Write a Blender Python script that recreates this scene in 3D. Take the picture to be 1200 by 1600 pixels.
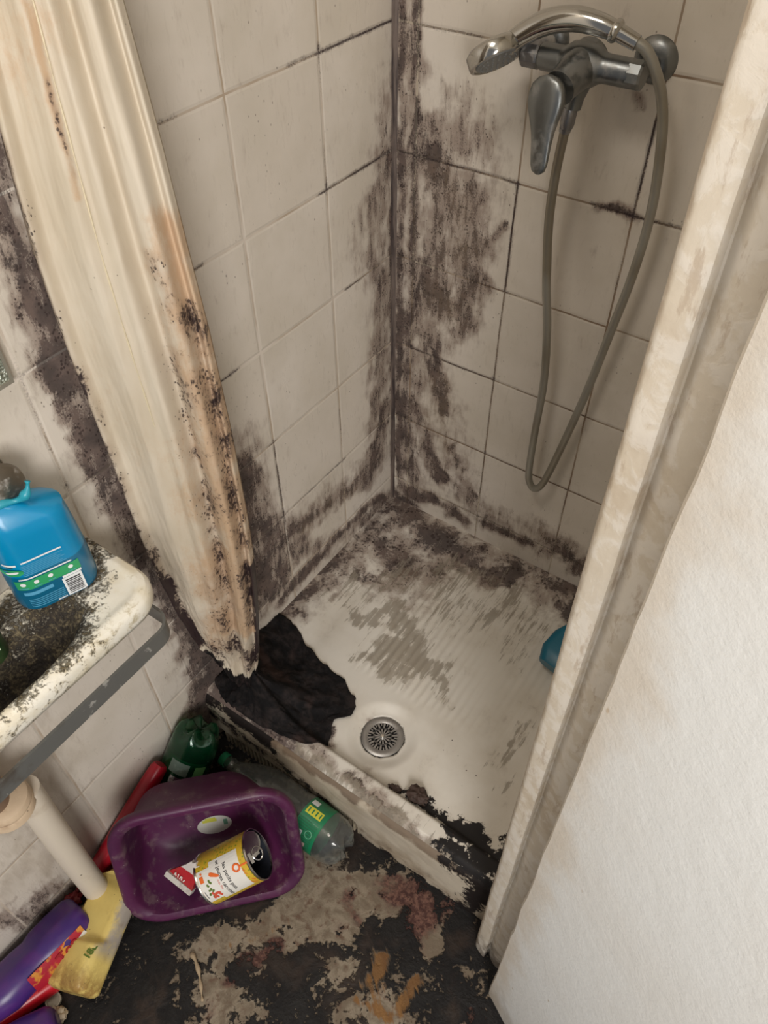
import bpy, math, random
import numpy as np
from mathutils import Vector, Matrix, noise
PI = math.pi
random.seed(7)
S = bpy.context.scene
COL = S.collection
for o in list(bpy.data.objects):
    bpy.data.objects.remove(o)

# ---------------------------------------------------------------- camera
cam = bpy.data.cameras.new('camera')
cam.sensor_fit = 'HORIZONTAL'; cam.sensor_width = 36.0
cam.lens = 1219.345 / 1200.0 * 36.0
cam.clip_start = 0.02
co = bpy.data.objects.new('camera', cam); COL.objects.link(co)
co.matrix_world = Matrix(((0.8230306, -0.4123187, 0.3906583, 0.7870946),
                          (0.5679814, 0.6025401, -0.5606626, -1.1665199),
                          (-0.0042156, 0.6833291, 0.7300983, 1.6126733),
                          (0, 0, 0, 1)))
S.camera = co
# ---------------------------------------------------------------- world and lights
w = bpy.data.worlds.new('world'); S.world = w; w.use_nodes = True
w.node_tree.nodes['Background'].inputs[0].default_value = (0.95, 0.96, 1.0, 1)
w.node_tree.nodes['Background'].inputs[1].default_value = 0.20
def area(name, loc, target, size, power, col):
    l = bpy.data.lights.new(name, 'AREA'); l.energy = power; l.color = col
    l.shape = 'RECTANGLE'; l.size, l.size_y = size
    o = bpy.data.objects.new(name, l); COL.objects.link(o)
    o.location = loc
    o.rotation_euler = (Vector(target) - Vector(loc)).to_track_quat('-Z', 'Y').to_euler()
    return o
area('window_light', (1.85, -2.3, 1.75), (0.20, -0.5, 0.7), (0.8, 1.1), 48, (1.0, 0.97, 0.935))
area('ceiling_light', (0.25, -1.05, 2.36), (0.25, -0.95, 0.0), (0.32, 0.32), 6.0, (1.0, 0.93, 0.84))
S.view_settings.view_transform = 'Standard'
S.view_settings.look = 'None'
S.view_settings.gamma = 1.0
S.view_settings.use_curve_mapping = False
S.view_settings.exposure = 0.0

# ---------------------------------------------------------------- helpers
class NT:
    """small node-tree writer"""
    def __init__(s, name):
        s.m = bpy.data.materials.new(name); s.m.use_nodes = True
        s.t = s.m.node_tree; s.t.nodes.clear()
        s.out = s.t.nodes.new('ShaderNodeOutputMaterial')
        s.b = s.t.nodes.new('ShaderNodeBsdfPrincipled')
        s.t.links.new(s.b.outputs[0], s.out.inputs[0])
    def n(s, typ, **kw):
        nd = s.t.nodes.new(typ)
        for k, v in kw.items(): setattr(nd, k, v)
        return nd
    def put(s, inp, v):
        if hasattr(v, 'is_linked') or isinstance(v, bpy.types.NodeSocket): s.t.links.new(v, inp)
        elif isinstance(v, (tuple, list)) and len(v) == 3 and inp.type == 'RGBA': inp.default_value = (*v, 1)
        else: inp.default_value = v
    def set(s, **kw):
        for k, v in kw.items(): s.put(s.b.inputs[k.replace('_', ' ')], v)
        return s
    def math(s, op, a, b=0.0, c=0.0, clamp=False):
        nd = s.n('ShaderNodeMath', operation=op, use_clamp=clamp)
        s.put(nd.inputs[0], a); s.put(nd.inputs[1], b); s.put(nd.inputs[2], c)
        return nd.outputs[0]
    def ss(s, x, lo, hi, a=0.0, b=1.0):
        nd = s.n('ShaderNodeMapRange', interpolation_type='SMOOTHSTEP')
        s.put(nd.inputs['Value'], x); s.put(nd.inputs['From Min'], lo); s.put(nd.inputs['From Max'], hi)
        s.put(nd.inputs['To Min'], a); s.put(nd.inputs['To Max'], b)
        return nd.outputs[0]
    def mix(s, f, a, b, mode='MIX'):
        nd = s.n('ShaderNodeMix', data_type='RGBA', blend_type=mode)
        s.put(nd.inputs[0], f); s.put(nd.inputs[6], a); s.put(nd.inputs[7], b)
        return nd.outputs[2]
    def pos(s):
        return s.n('ShaderNodeNewGeometry').outputs['Position']
    def obj(s):
        return s.n('ShaderNodeTexCoord').outputs['Object']
    def map(s, v, scale=(1, 1, 1), rot=(0, 0, 0), loc=(0, 0, 0)):
        nd = s.n('ShaderNodeMapping'); s.put(nd.inputs[0], v)
        nd.inputs['Scale'].default_value = scale; nd.inputs['Rotation'].default_value = rot
        nd.inputs['Location'].default_value = loc
        return nd.outputs[0]
    def noise(s, v, scale, detail=5, rough=.6, dist=0.0):
        nd = s.n('ShaderNodeTexNoise'); s.put(nd.inputs['Vector'], v)
        nd.inputs['Scale'].default_value = scale; nd.inputs['Detail'].default_value = detail
        nd.inputs['Roughness'].default_value = rough; nd.inputs['Distortion'].default_value = dist
        return nd.outputs[0]
    def voro(s, v, scale, feature='F1', out='Distance', rnd=1.0):
        nd = s.n('ShaderNodeTexVoronoi', feature=feature); s.put(nd.inputs['Vector'], v)
        nd.inputs['Scale'].default_value = scale; nd.inputs['Randomness'].default_value = rnd
        return nd.outputs[out]
    def sep(s, v):
        nd = s.n('ShaderNodeSeparateXYZ'); s.put(nd.inputs[0], v); return nd.outputs
    def comb(s, x, y, z):
        nd = s.n('ShaderNodeCombineXYZ')
        s.put(nd.inputs[0], x); s.put(nd.inputs[1], y); s.put(nd.inputs[2], z); return nd.outputs[0]
    def attr(s, name='dirt'):
        a = s.n('ShaderNodeAttribute', attribute_name=name)
        nd = s.n('ShaderNodeSeparateColor'); s.t.links.new(a.outputs['Color'], nd.inputs[0])
        return nd.outputs
    def bump(s, h, strength=.5, dist=.002, normal=None):
        nd = s.n('ShaderNodeBump'); nd.inputs['Strength'].default_value = strength
        nd.inputs['Distance'].default_value = dist; s.put(nd.inputs['Height'], h)
        if normal is not None: s.put(nd.inputs['Normal'], normal)
        return nd.outputs[0]
    def grime(s, base, v, amount=.5, col=(.20, .14, .085), scale=30, dots=True):
        """thin uneven film and specks of dirt that belong to the surface"""
        n1 = s.noise(v, scale, 6, .65); n2 = s.noise(v, scale * .22, 3, .5)
        m = s.ss(s.math('ADD', n1, s.math('MULTIPLY', n2, .8)), .92, 1.25)
        c = s.mix(s.math('MULTIPLY', m, amount), base, col)
        if dots:
            d = s.voro(v, scale * 3.2); r = s.noise(v, scale * .8, 2, .5)
            k = s.math('MULTIPLY', s.ss(d, .16, .08), s.ss(r, .55, .62))
            c = s.mix(s.math('MULTIPLY', k, min(1, amount * 1.6)), c, (.05, .03, .02))
        return c

def simple(name, col, rough=.5, metal=0.0, grime=0.0, gcol=(.20, .14, .085), scale=30, bump=0.0, bscale=60, **kw):
    t = NT(name); v = t.obj()
    c = t.grime(col, v, grime, gcol, scale) if grime else col
    t.set(Base_Color=c, Roughness=rough, Metallic=metal)
    if bump: t.set(Normal=t.bump(t.noise(v, bscale, 5, .6), .6, bump))
    for k, x in kw.items(): t.put(t.b.inputs[k.replace('_', ' ')], x)
    return t.m

def link(name, me, mat=None, parent=None, smooth=True):
    o = bpy.data.objects.new(name, me); COL.objects.link(o)
    if mat is not None: me.materials.append(mat)
    if parent is not None: o.parent = parent
    if smooth and len(me.polygons): me.polygons.foreach_set('use_smooth', [True] * len(me.polygons))
    me.update()
    return o
def mesh(name, V, F, mat=None, parent=None, smooth=True, sharp=None):
    me = bpy.data.meshes.new(name); me.from_pydata([tuple(v) for v in V], [], [tuple(f) for f in F]); me.update()
    o = link(name, me, mat, parent, smooth)
    if sharp is not None:
        me.set_sharp_from_angle(angle=math.radians(sharp))
    return o
def join(*parts):
    V, F = [], []
    for v, f in parts:
        k = len(V); V += [tuple(p) for p in v]; F += [tuple(i + k for i in q) for q in f]
    return V, F
def xf(part, M):
    return [tuple(M @ Vector(p)) for p in part[0]], part[1]
def T(x, y, z): return Matrix.Translation((x, y, z))
def R(a, ax): return Matrix.Rotation(a, 4, ax)
def basis(o, x, y, z):
    x, y, z = Vector(x).normalized(), Vector(y).normalized(), Vector(z).normalized()
    return Matrix(((x.x, y.x, z.x, o[0]), (x.y, y.y, z.y, o[1]), (x.z, y.z, z.z, o[2]), (0, 0, 0, 1)))
def along(a, b, up=(0, 0, 1)):
    """frame at a whose z runs towards b"""
    z = (Vector(b) - Vector(a)).normalized(); u = Vector(up)
    x = u.cross(z)
    if x.length < 1e-4: x = Vector((1, 0, 0)).cross(z)
    x.normalize(); y = z.cross(x)
    return basis(a, x, y, z)
def skin(rings, closed=True, cap0=True, cap1=True):
    n = len(rings[0]); V = [p for r in rings for p in r]; F = []
    m = n if closed else n - 1
    for i in range(len(rings) - 1):
        for j in range(m):
            a, b = i * n + j, i * n + (j + 1) % n
            F.append((a, b, b + n, a + n))
    if cap0: F.append(tuple(range(n))[::-1])
    if cap1: F.append(tuple((len(rings) - 1) * n + j for j in range(n)))
    return V, F
def lathe(prof, n=48, cap0=True, cap1=True):
    return skin([[(r * math.cos(2 * PI * k / n), r * math.sin(2 * PI * k / n), z) for k in range(n)] for r, z in prof], True, cap0, cap1)
def rrect(w, h, r, n=6):
    """rounded rectangle outline, counter clockwise"""
    P = []
    for cx, cy, a0 in ((w / 2 - r, h / 2 - r, 0), (-w / 2 + r, h / 2 - r, PI / 2), (-w / 2 + r, -h / 2 + r, PI), (w / 2 - r, -h / 2 + r, 1.5 * PI)):
        for k in range(n + 1):
            a = a0 + PI / 2 * k / n; P.append((cx + r * math.cos(a), cy + r * math.sin(a)))
    return P
def loft(secs, n=6, cap0=True, cap1=True):
    """secs: (z, w, h, r[, ox, oy])"""
    rings = []
    for s_ in secs:
        z, w_, h_, r_ = s_[:4]; ox, oy = (s_[4], s_[5]) if len(s_) > 4 else (0, 0)
        rings.append([(x + ox, y + oy, z) for x, y in rrect(w_, h_, min(r_, w_ / 2 - 1e-5, h_ / 2 - 1e-5), n)])
    return skin(rings, True, cap0, cap1)
def smoothpath(P, k=8):
    P = [Vector(p) for p in P]; out = []
    for i in range(len(P) - 1):
        a = P[max(i - 1, 0)]; b = P[i]; c_ = P[i + 1]; d = P[min(i + 2, len(P) - 1)]
        for j in range(k):
            t = j / k
            out.append(.5 * ((2 * b) + (c_ - a) * t + (2 * a - 5 * b + 4 * c_ - d) * t * t + (3 * b - a - 3 * c_ + d) * t ** 3))
    out.append(P[-1]); return out
def tube(P, r, n=16, caps=True):
    P = [Vector(p) for p in P]; rings = []
    t0 = (P[1] - P[0]).normalized(); u = t0.orthogonal().normalized()
    for i, p in enumerate(P):
        t = (P[min(i + 1, len(P) - 1)] - P[max(i - 1, 0)]).normalized()
        u = (u - t * u.dot(t)).normalized(); v = t.cross(u)
        rr = r(i / (len(P) - 1)) if callable(r) else r
        rings.append([tuple(p + u * math.cos(2 * PI * k / n) * rr + v * math.sin(2 * PI * k / n) * rr) for k in range(n)])
    return skin(rings, True, caps, caps)
def box(x0, x1, y0, y1, z0, z1):
    V = [(x, y, z) for z in (z0, z1) for y in (y0, y1) for x in (x0, x1)]
    return V, [(0, 2, 3, 1), (4, 5, 7, 6), (0, 1, 5, 4), (2, 6, 7, 3), (0, 4, 6, 2), (1, 3, 7, 5)]
def grid(nu, nv, fn):
    V = [fn(i / nu, j / nv) for j in range(nv + 1) for i in range(nu + 1)]
    F = [(j * (nu + 1) + i, j * (nu + 1) + i + 1, (j + 1) * (nu + 1) + i + 1, (j + 1) * (nu + 1) + i) for j in range(nv) for i in range(nu)]
    return V, F
def paint(o, ui, vi, strokes, base=(0, 0, 0), warp=0.0):
    """store how dirty each point of the surface is (R, G, B = three kinds of dirt)"""
    me = o.data; n = len(me.vertices)
    P = np.empty(n * 3, np.float32); me.vertices.foreach_get('co', P); P = P.reshape(-1, 3)
    u, v = P[:, ui].copy(), P[:, vi].copy()
    patchy = np.ones(n, np.float32)
    if warp:
        W = np.array([(noise.fractal((a * 22, b * 22, 3.0), .7, 2.2, 4), noise.fractal((a * 22, b * 22, 9.0), .7, 2.2, 4), noise.fractal((a * 30, b * 16, 15.0), .8, 2.3, 4)) for a, b in zip(u.tolist(), v.tolist())], np.float32)
        patchy = np.clip(1 + .5 * W[:, 2], .3, 1.35)
    C = np.zeros((n, 4), np.float32); C[:, :3] = base; C[:, 3] = 1
    u0, v0 = u, v
    for ch, pts, wd, st in strokes:
        kw = warp * min(1.0, wd / .03)
        if warp: u = u0 + W[:, 0] * kw; v = v0 + W[:, 1] * kw
        d = np.full(n, 9.0, np.float32)
        if len(pts) == 1: pts = [pts[0], pts[0]]
        for (ax, ay), (bx, by) in zip(pts[:-1], pts[1:]):
            dx, dy = bx - ax, by - ay; L = dx * dx + dy * dy + 1e-9
            t = np.clip(((u - ax) * dx + (v - ay) * dy) / L, 0, 1)
            d = np.minimum(d, np.hypot(u - ax - t * dx, v - ay - t * dy))
        val = st * np.exp(-(d / wd) ** 2)
        if ch != 'G': val = val * patchy
        k = 'RGB'.index(ch)
        if st > 0: C[:, k] = np.maximum(C[:, k], val + .35 * np.minimum(C[:, k], val))
        else: C[:, k] += val
    a = me.attributes.new('dirt', 'FLOAT_COLOR', 'POINT'); a.data.foreach_set('color', C.ravel())
def tag(o, label=None, cat=None, group=None, kind=None):
    if label: o['label'] = label
    if cat: o['category'] = cat
    if group: o['group'] = group
    if kind: o['kind'] = kind
    return o
def thing(name, label, cat, loc=(0, 0, 0), group=None):
    o = bpy.data.objects.new(name, None); COL.objects.link(o); o.location = loc
    o.empty_display_size = .03
    return tag(o, label, cat, group)
def world_thing(name, label, cat, loc, group=None):
    """thing whose parts are written in room coordinates"""
    o = thing(name, label, cat, loc, group); o['_off'] = 1
    return o
def part(name, pt, mat, parent, smooth=True, sharp=40, room=True):
    V, F = pt
    if room and parent is not None:
        root = parent
        off = Vector((0, 0, 0))
        while root is not None: off += root.location; root = root.parent
        V = [tuple(Vector(p) - off) for p in V]
    return mesh(name, V, F, mat, parent, smooth, sharp)
def text_mesh(s_, size, depth=.0002, align='CENTER', bold=0.0):
    c_ = bpy.data.curves.new('txt', 'FONT'); c_.body = s_; c_.size = size; c_.extrude = depth; c_.offset = bold
    c_.align_x = align; c_.align_y = 'CENTER'; c_.resolution_u = 3
    o = bpy.data.objects.new('txt', c_); COL.objects.link(o)
    bpy.context.view_layer.update()
    me = bpy.data.meshes.new_from_object(o.evaluated_get(bpy.context.evaluated_depsgraph_get()))
    V = [tuple(v.co) for v in me.vertices]; F = [tuple(p.vertices) for p in me.polygons]
    bpy.data.objects.remove(o); bpy.data.curves.remove(c_); bpy.data.meshes.remove(me)
    return V, F
def fbm(x, y, z, o=4):
    return noise.fractal(Vector((x, y, z)), .6, 2.1, o)
LEFT=[
 ('R',[(-0.032,0.855),(-0.045,0.626),(-0.061,0.382)],0.055,0.24),
 ('R',[(-0.410,0.393),(-0.236,0.369),(-0.062,0.332)],0.045,0.48),
 ('R',[(-0.414,0.223),(-0.249,0.218),(-0.037,0.165)],0.03,0.55),
 ('R',[(-0.476,0.693),(-0.455,0.581)],0.05,0.35),
 ('R',[(0.006,1.304),(0.004,1.218),(0.002,1.043),(-0.005,0.830),(0.001,0.632),(0.002,0.435),(0.007,0.199)],0.013,0.75),
 ('R',[(-0.033,1.171),(-0.030,1.037),(-0.039,0.948)],0.025,0.35),
 ('R',[(-0.034,1.033),(-0.051,0.952),(-0.064,0.844)],0.045,0.42),
 ('R',[(-0.032,0.815),(-0.051,0.693),(-0.058,0.567),(-0.067,0.386)],0.04,0.42),
 ('R',[(-0.110,0.976),(-0.121,0.896)],0.03,0.25),
 ('R',[(-0.039,0.483),(-0.061,0.382),(-0.103,0.311)],0.04,0.6),
 ('R',[(-0.022,0.188),(-0.105,0.225),(-0.198,0.227),(-0.298,0.220),(-0.380,0.222),(-0.439,0.204)],0.02,0.75),
 ('R',[(-0.114,0.342),(-0.238,0.340),(-0.328,0.368),(-0.390,0.384)],0.03,0.55),
 ('R',[(-0.482,0.643),(-0.474,0.527),(-0.448,0.409),(-0.427,0.282)],0.05,0.72),
 ('R',[(-0.502,0.480),(-0.497,0.356),(-0.473,0.264)],0.05,0.85),
 ('R',[(-0.403,0.366),(-0.358,0.301),(-0.294,0.261)],0.03,0.55),
 ('G',[(-0.262,1.250),(-0.195,1.248),(-0.097,1.243),(0.002,1.241)],0.01,1),
 ('G',[(-0.515,1.252),(-0.484,1.249)],0.008,0.8),
 ('G',[(-0.211,1.049),(-0.142,1.049),(-0.078,1.048),(-0.020,1.044)],0.012,1),
 ('G',[(-0.506,1.051),(-0.483,1.051)],0.008,1),
 ('G',[(-0.156,0.842),(-0.085,0.840),(-0.010,0.839)],0.01,0.9),
 ('G',[(-0.497,0.850),(-0.451,0.852)],0.009,0.9),
 ('G',[(-0.201,1.144),(-0.194,1.083),(-0.191,1.049)],0.006,0.6),
 ('G',[(-0.195,1.244),(-0.192,1.187)],0.006,0.5),
 ('G',[(-0.496,0.657),(-0.441,0.659),(-0.394,0.647)],0.008,0.8),
 ('G',[(-0.496,0.464),(-0.390,0.453),(-0.195,0.445)],0.008,0.8),
 ('G',[(-0.397,0.633),(-0.397,0.478),(-0.403,0.366),(-0.417,0.203)],0.008,0.9),
 ('G',[(-0.195,0.589),(-0.185,0.417),(-0.188,0.297)],0.006,0.7),
 ('R',[(-0.738,1.294),(-0.743,1.230),(-0.746,1.164),(-0.745,1.097),(-0.740,1.040)],0.026,0.74),
 ('R',[(-0.744,1.056),(-0.739,0.990),(-0.736,0.911)],0.03,0.85),
 ('R',[(-0.719,1.167),(-0.718,1.046)],0.03,0.8),
 ('R',[(-0.736,0.911),(-0.731,0.808),(-0.726,0.706),(-0.724,0.625)],0.028,0.82),
 ('R',[(-0.696,0.928),(-0.689,0.671),(-0.669,0.534)],0.04,0.9),
 ('R',[(-0.720,0.638),(-0.707,0.538),(-0.689,0.401),(-0.688,0.267)],0.03,0.68),
 ('R',[(-0.651,0.478),(-0.652,0.267),(-0.661,0.102)],0.06,1),
 ('R',[(-0.669,0.193),(-0.698,0.155),(-0.703,0.053)],0.05,0.9),
 ('G',[(-0.757,0.674),(-0.713,0.662),(-0.680,0.655)],0.012,1.1),
 ('G',[(-0.803,1.050),(-0.752,1.047),(-0.738,1.048)],0.007,0.45),
 ('G',[(-0.788,1.095),(-0.797,0.997),(-0.797,0.933),(-0.799,0.865),(-0.800,0.814)],0.007,0.5),
 ('G',[(-0.799,0.865),(-0.766,0.860)],0.007,0.6),
 ('R',[(-1.149,0.096),(-1.077,-0.039),(-0.983,-0.064)],0.03,0.5),
 ('R',[(-1.231,0.186),(-1.170,0.043),(-1.111,-0.087)],0.025,0.55),
 ('B',[(-0.998,0.470),(-1.011,0.303),(-1.102,0.212),(-1.155,0.214)],0.1,0.55),
 ('B',[(-0.808,1.080),(-0.783,1.008),(-0.821,0.962)],0.06,0.4),
 ('B',[(-1.111,0.318),(-1.100,0.144),(-1.080,-0.049)],0.06,0.5),
 ('B',[(-0.450,1.253),(-0.401,1.312),(-0.297,1.288),(-0.269,1.209)],0.1,0.3),
 ('B',[(-0.390,0.930),(-0.296,0.776),(-0.120,0.761)],0.1,0.22),
 ('B',[(-0.351,0.358),(-0.238,0.340),(-0.141,0.321)],0.05,0.5),
]
BACK=[
 ('R',[(0.029,1.223),(0.032,1.129),(0.040,1.052)],0.03,0.42),
 ('R',[(0.039,0.826),(0.044,0.617),(0.050,0.362),(0.072,0.223)],0.045,0.46),
 ('R',[(0.076,0.630),(0.130,0.516),(0.191,0.355)],0.06,0.34),
 ('R',[(0.049,0.382),(0.141,0.327),(0.270,0.250),(0.406,0.246)],0.035,0.42),
 ('R',[(0.115,0.998),(0.130,0.773)],0.07,0.34),
 ('R',[(0.013,1.307),(0.015,1.221),(0.017,1.047),(0.015,0.832),(0.014,0.638),(0.019,0.446),(0.022,0.217)],0.012,0.75),
 ('R',[(0.039,1.293),(0.044,1.225),(0.044,1.053),(0.046,0.842),(0.046,0.651)],0.012,0.6),
 ('R',[(0.124,1.137),(0.111,1.063),(0.114,1.020)],0.045,0.42),
 ('R',[(0.064,1.105),(0.066,1.053)],0.03,0.5),
 ('R',[(0.173,1.118),(0.185,1.059),(0.202,1.020)],0.04,0.3),
 ('R',[(0.086,1.057),(0.104,0.960),(0.097,0.831)],0.05,0.52),
 ('R',[(0.165,1.011),(0.178,0.945),(0.176,0.895)],0.045,0.5),
 ('R',[(0.111,0.849),(0.101,0.748),(0.098,0.671)],0.045,0.48),
 ('R',[(0.178,0.871),(0.172,0.788),(0.162,0.726)],0.035,0.55),
 ('R',[(0.210,0.942),(0.232,0.972)],0.008,0.7),
 ('R',[(0.061,0.833),(0.056,0.747),(0.029,0.676)],0.03,0.55),
 ('R',[(0.106,0.658),(0.118,0.581),(0.130,0.516)],0.022,0.68),
 ('R',[(0.035,0.614),(0.039,0.455),(0.052,0.278)],0.028,0.5),
 ('R',[(0.062,0.557),(0.055,0.482)],0.02,0.5),
 ('R',[(0.092,0.423),(0.113,0.354),(0.142,0.317)],0.028,0.72),
 ('R',[(0.161,0.419),(0.196,0.347),(0.230,0.303)],0.016,0.5),
 ('R',[(0.043,0.218),(0.128,0.232),(0.203,0.209)],0.026,0.62),
 ('R',[(0.015,0.190),(0.054,0.166)],0.03,0.9),
 ('R',[(0.255,0.229),(0.340,0.237),(0.391,0.236)],0.018,0.62),
 ('R',[(0.442,0.270),(0.485,0.254),(0.514,0.228)],0.03,0.72),
 ('R',[(0.250,0.282),(0.414,0.296),(0.495,0.283)],0.03,0.3),
 ('R',[(0.387,1.047),(0.413,1.052),(0.446,1.045)],0.01,0.85),
 ('R',[(0.419,1.196),(0.411,1.211)],0.008,0.5),
 ('G',[(0.013,1.046),(0.112,1.047),(0.186,1.049),(0.241,1.048)],0.008,0.9),
 ('G',[(0.247,1.048),(0.246,0.964),(0.248,0.848)],0.006,1),
 ('G',[(0.248,0.848),(0.245,0.698),(0.243,0.461),(0.250,0.191)],0.005,0.7),
 ('G',[(0.047,1.245),(0.099,1.244),(0.160,1.245)],0.006,0.7),
 ('G',[(0.446,1.184),(0.443,1.139),(0.442,1.082),(0.442,1.041)],0.008,1.1),
 ('G',[(0.439,1.030),(0.443,0.920)],0.006,0.6),
 ('G',[(0.376,1.049),(0.456,1.046),(0.516,1.049)],0.006,1),
 ('G',[(0.043,0.649),(0.138,0.647),(0.243,0.648)],0.007,0.9),
 ('G',[(0.053,0.851),(0.153,0.849),(0.244,0.847),(0.325,0.848)],0.005,0.6),
 ('G',[(0.243,0.648),(0.439,0.648),(0.503,0.651)],0.005,0.6),
 ('G',[(0.048,0.450),(0.244,0.450),(0.359,0.446),(0.506,0.450)],0.006,0.7),
 ('G',[(0.047,0.238),(0.244,0.245),(0.454,0.251)],0.006,0.7),
 ('G',[(0.433,0.641),(0.441,0.450),(0.446,0.250)],0.006,0.6),
 ('B',[(0.115,0.998),(0.148,0.912),(0.131,0.744)],0.1,0.5),
 ('B',[(0.110,0.578),(0.136,0.406)],0.06,0.5),
 ('B',[(0.300,0.290),(0.432,0.285)],0.05,0.5),
 ('B',[(0.301,1.190),(0.368,1.112)],0.15,0.3),
]
TRAY=[
 ('R',[(0.025,-0.073),(0.019,-0.278),(0.014,-0.428)],0.045,0.42),
 ('R',[(0.077,-0.064),(0.275,-0.055),(0.470,-0.038)],0.07,0.4),
 ('R',[(0.099,-0.125),(0.130,-0.225),(0.201,-0.223)],0.06,0.38),
 ('R',[(0.016,-0.025),(0.098,-0.037),(0.203,-0.055),(0.268,-0.059)],0.05,0.66),
 ('R',[(0.073,-0.143),(0.158,-0.158),(0.214,-0.132)],0.05,0.6),
 ('R',[(0.208,-0.063),(0.272,-0.080),(0.342,-0.080),(0.383,-0.063)],0.026,0.85),
 ('R',[(0.036,-0.118),(0.033,-0.208),(0.024,-0.286)],0.05,0.45),
 ('R',[(-0.005,-0.221),(-0.001,-0.327),(0.008,-0.421)],0.03,0.58),
 ('R',[(0.080,-0.259),(0.118,-0.234)],0.02,0.55),
 ('R',[(0.360,-0.020),(0.441,-0.012),(0.499,-0.029)],0.035,0.55),
 ('R',[(0.461,0.049),(0.519,-0.004),(0.539,-0.079)],0.04,0.6),
 ('R',[(0.232,0.003),(0.341,0.016),(0.466,0.005)],0.012,0.5),
 ('R',[(0.065,-0.327),(0.070,-0.346)],0.01,0.5),
 ('B',[(0.064,-0.338),(0.130,-0.225),(0.234,-0.106),(0.406,-0.104)],0.05,0.5),
 ('B',[(0.145,-0.349),(0.207,-0.285),(0.281,-0.319)],0.035,0.75),
 ('B',[(0.241,-0.386),(0.287,-0.355),(0.359,-0.364)],0.04,0.85),
 ('B',[(0.216,-0.423),(0.280,-0.419),(0.323,-0.408)],0.03,0.65),
 ('B',[(0.387,-0.383),(0.417,-0.418)],0.02,0.62),
 ('B',[(0.284,-0.188),(0.384,-0.185),(0.479,-0.182)],0.1,0.45),
 ('B',[(0.584,-0.489),(0.579,-0.428),(0.591,-0.369)],0.03,0.5),
 ('G',[(0.469,-0.630),(0.500,-0.623),(0.554,-0.631),(0.589,-0.621),(0.630,-0.621)],0.016,0.85),
 ('G',[(0.581,-0.641),(0.637,-0.644),(0.667,-0.663)],0.022,1.1),
 ('G',[(0.572,-0.682),(0.632,-0.681),(0.679,-0.707)],0.018,0.9),
 ('G',[(0.430,-0.638),(0.450,-0.635)],0.01,0.7),
 ('G',[(0.660,-0.628),(0.669,-0.594)],0.015,0.6),
 ('R',[(0.247,-0.664),(0.318,-0.672),(0.377,-0.670),(0.439,-0.673)],0.022,0.42),
 ('B',[(0.250,-0.687),(0.389,-0.685),(0.590,-0.690)],0.022,0.75),
 ('R',[(0.350,-0.674),(0.446,-0.683),(0.518,-0.684),(0.587,-0.685)],0.016,0.52),
 ('R',[(0.058,-0.700),(0.132,-0.685),(0.210,-0.698)],0.04,0.95),
 ('R',[(0.016,-0.693),(0.226,-0.637)],0.04,1),
 ('R',[(0.150,-0.706),(0.277,-0.700)],0.02,0.7),
 ('R',[(0.335,-0.545),(0.316,-0.541)],0.008,0.5),
]
FLOOR=[
 ('R',[(0.312,-0.826),(0.400,-0.795),(0.462,-0.795)],0.05,-0.55),
 ('R',[(0.267,-1.051),(0.324,-0.973),(0.375,-0.883),(0.407,-0.805)],0.025,-0.62),
 ('R',[(0.325,-1.061),(0.376,-1.099)],0.025,-0.4),
 ('R',[(0.510,-0.921),(0.578,-0.936),(0.613,-0.947)],0.045,-0.5),
 ('R',[(0.372,-0.992),(0.423,-0.905),(0.462,-0.837)],0.025,-0.55),
 ('R',[(0.577,-0.744),(0.627,-0.777)],0.02,-0.5),
 ('R',[(0.469,-0.762),(0.544,-0.739)],0.02,-0.3),
 ('R',[(0.187,-1.054),(0.161,-1.111),(0.129,-1.233)],0.06,0.3),
 ('R',[(0.398,-0.986),(0.449,-0.938)],0.03,0.5),
 ('R',[(0.554,-0.840),(0.551,-0.918),(0.524,-0.996)],0.012,0.5),
 ('R',[(0.658,-0.689),(0.700,-0.714),(0.663,-0.791)],0.04,0.5),
 ('R',[(0.649,-0.899),(0.722,-0.800)],0.05,0.35),
 ('G',[(0.517,-0.743),(0.597,-0.730),(0.575,-0.786)],0.05,0.7),
 ('G',[(0.387,-0.955),(0.359,-1.013),(0.354,-1.042)],0.02,0.8),
 ('G',[(0.489,-0.832),(0.442,-0.809)],0.02,0.5),
 ('G',[(0.674,-0.809),(0.747,-0.843)],0.03,0.7),
 ('B',[(0.566,-0.858),(0.570,-0.905)],0.022,0.9),
 ('B',[(0.627,-0.866),(0.630,-0.912)],0.018,0.9),
 ('B',[(0.627,-0.926),(0.563,-0.934)],0.012,0.7),
 ('B',[(0.296,-1.031),(0.382,-0.912)],0.01,0.4),
]
HEM=[(-0.012,-0.657),(0.041,-0.685),(0.138,-0.688),(0.213,-0.678),(0.251,-0.665),(0.277,-0.634),(0.254,-0.582),(0.279,-0.555),(0.259,-0.517),(0.207,-0.497),(0.130,-0.486),(0.077,-0.469),(0.031,-0.453),(-0.020,-0.451),(-0.067,-0.462),(-0.079,-0.545),(-0.062,-0.614)]
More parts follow.
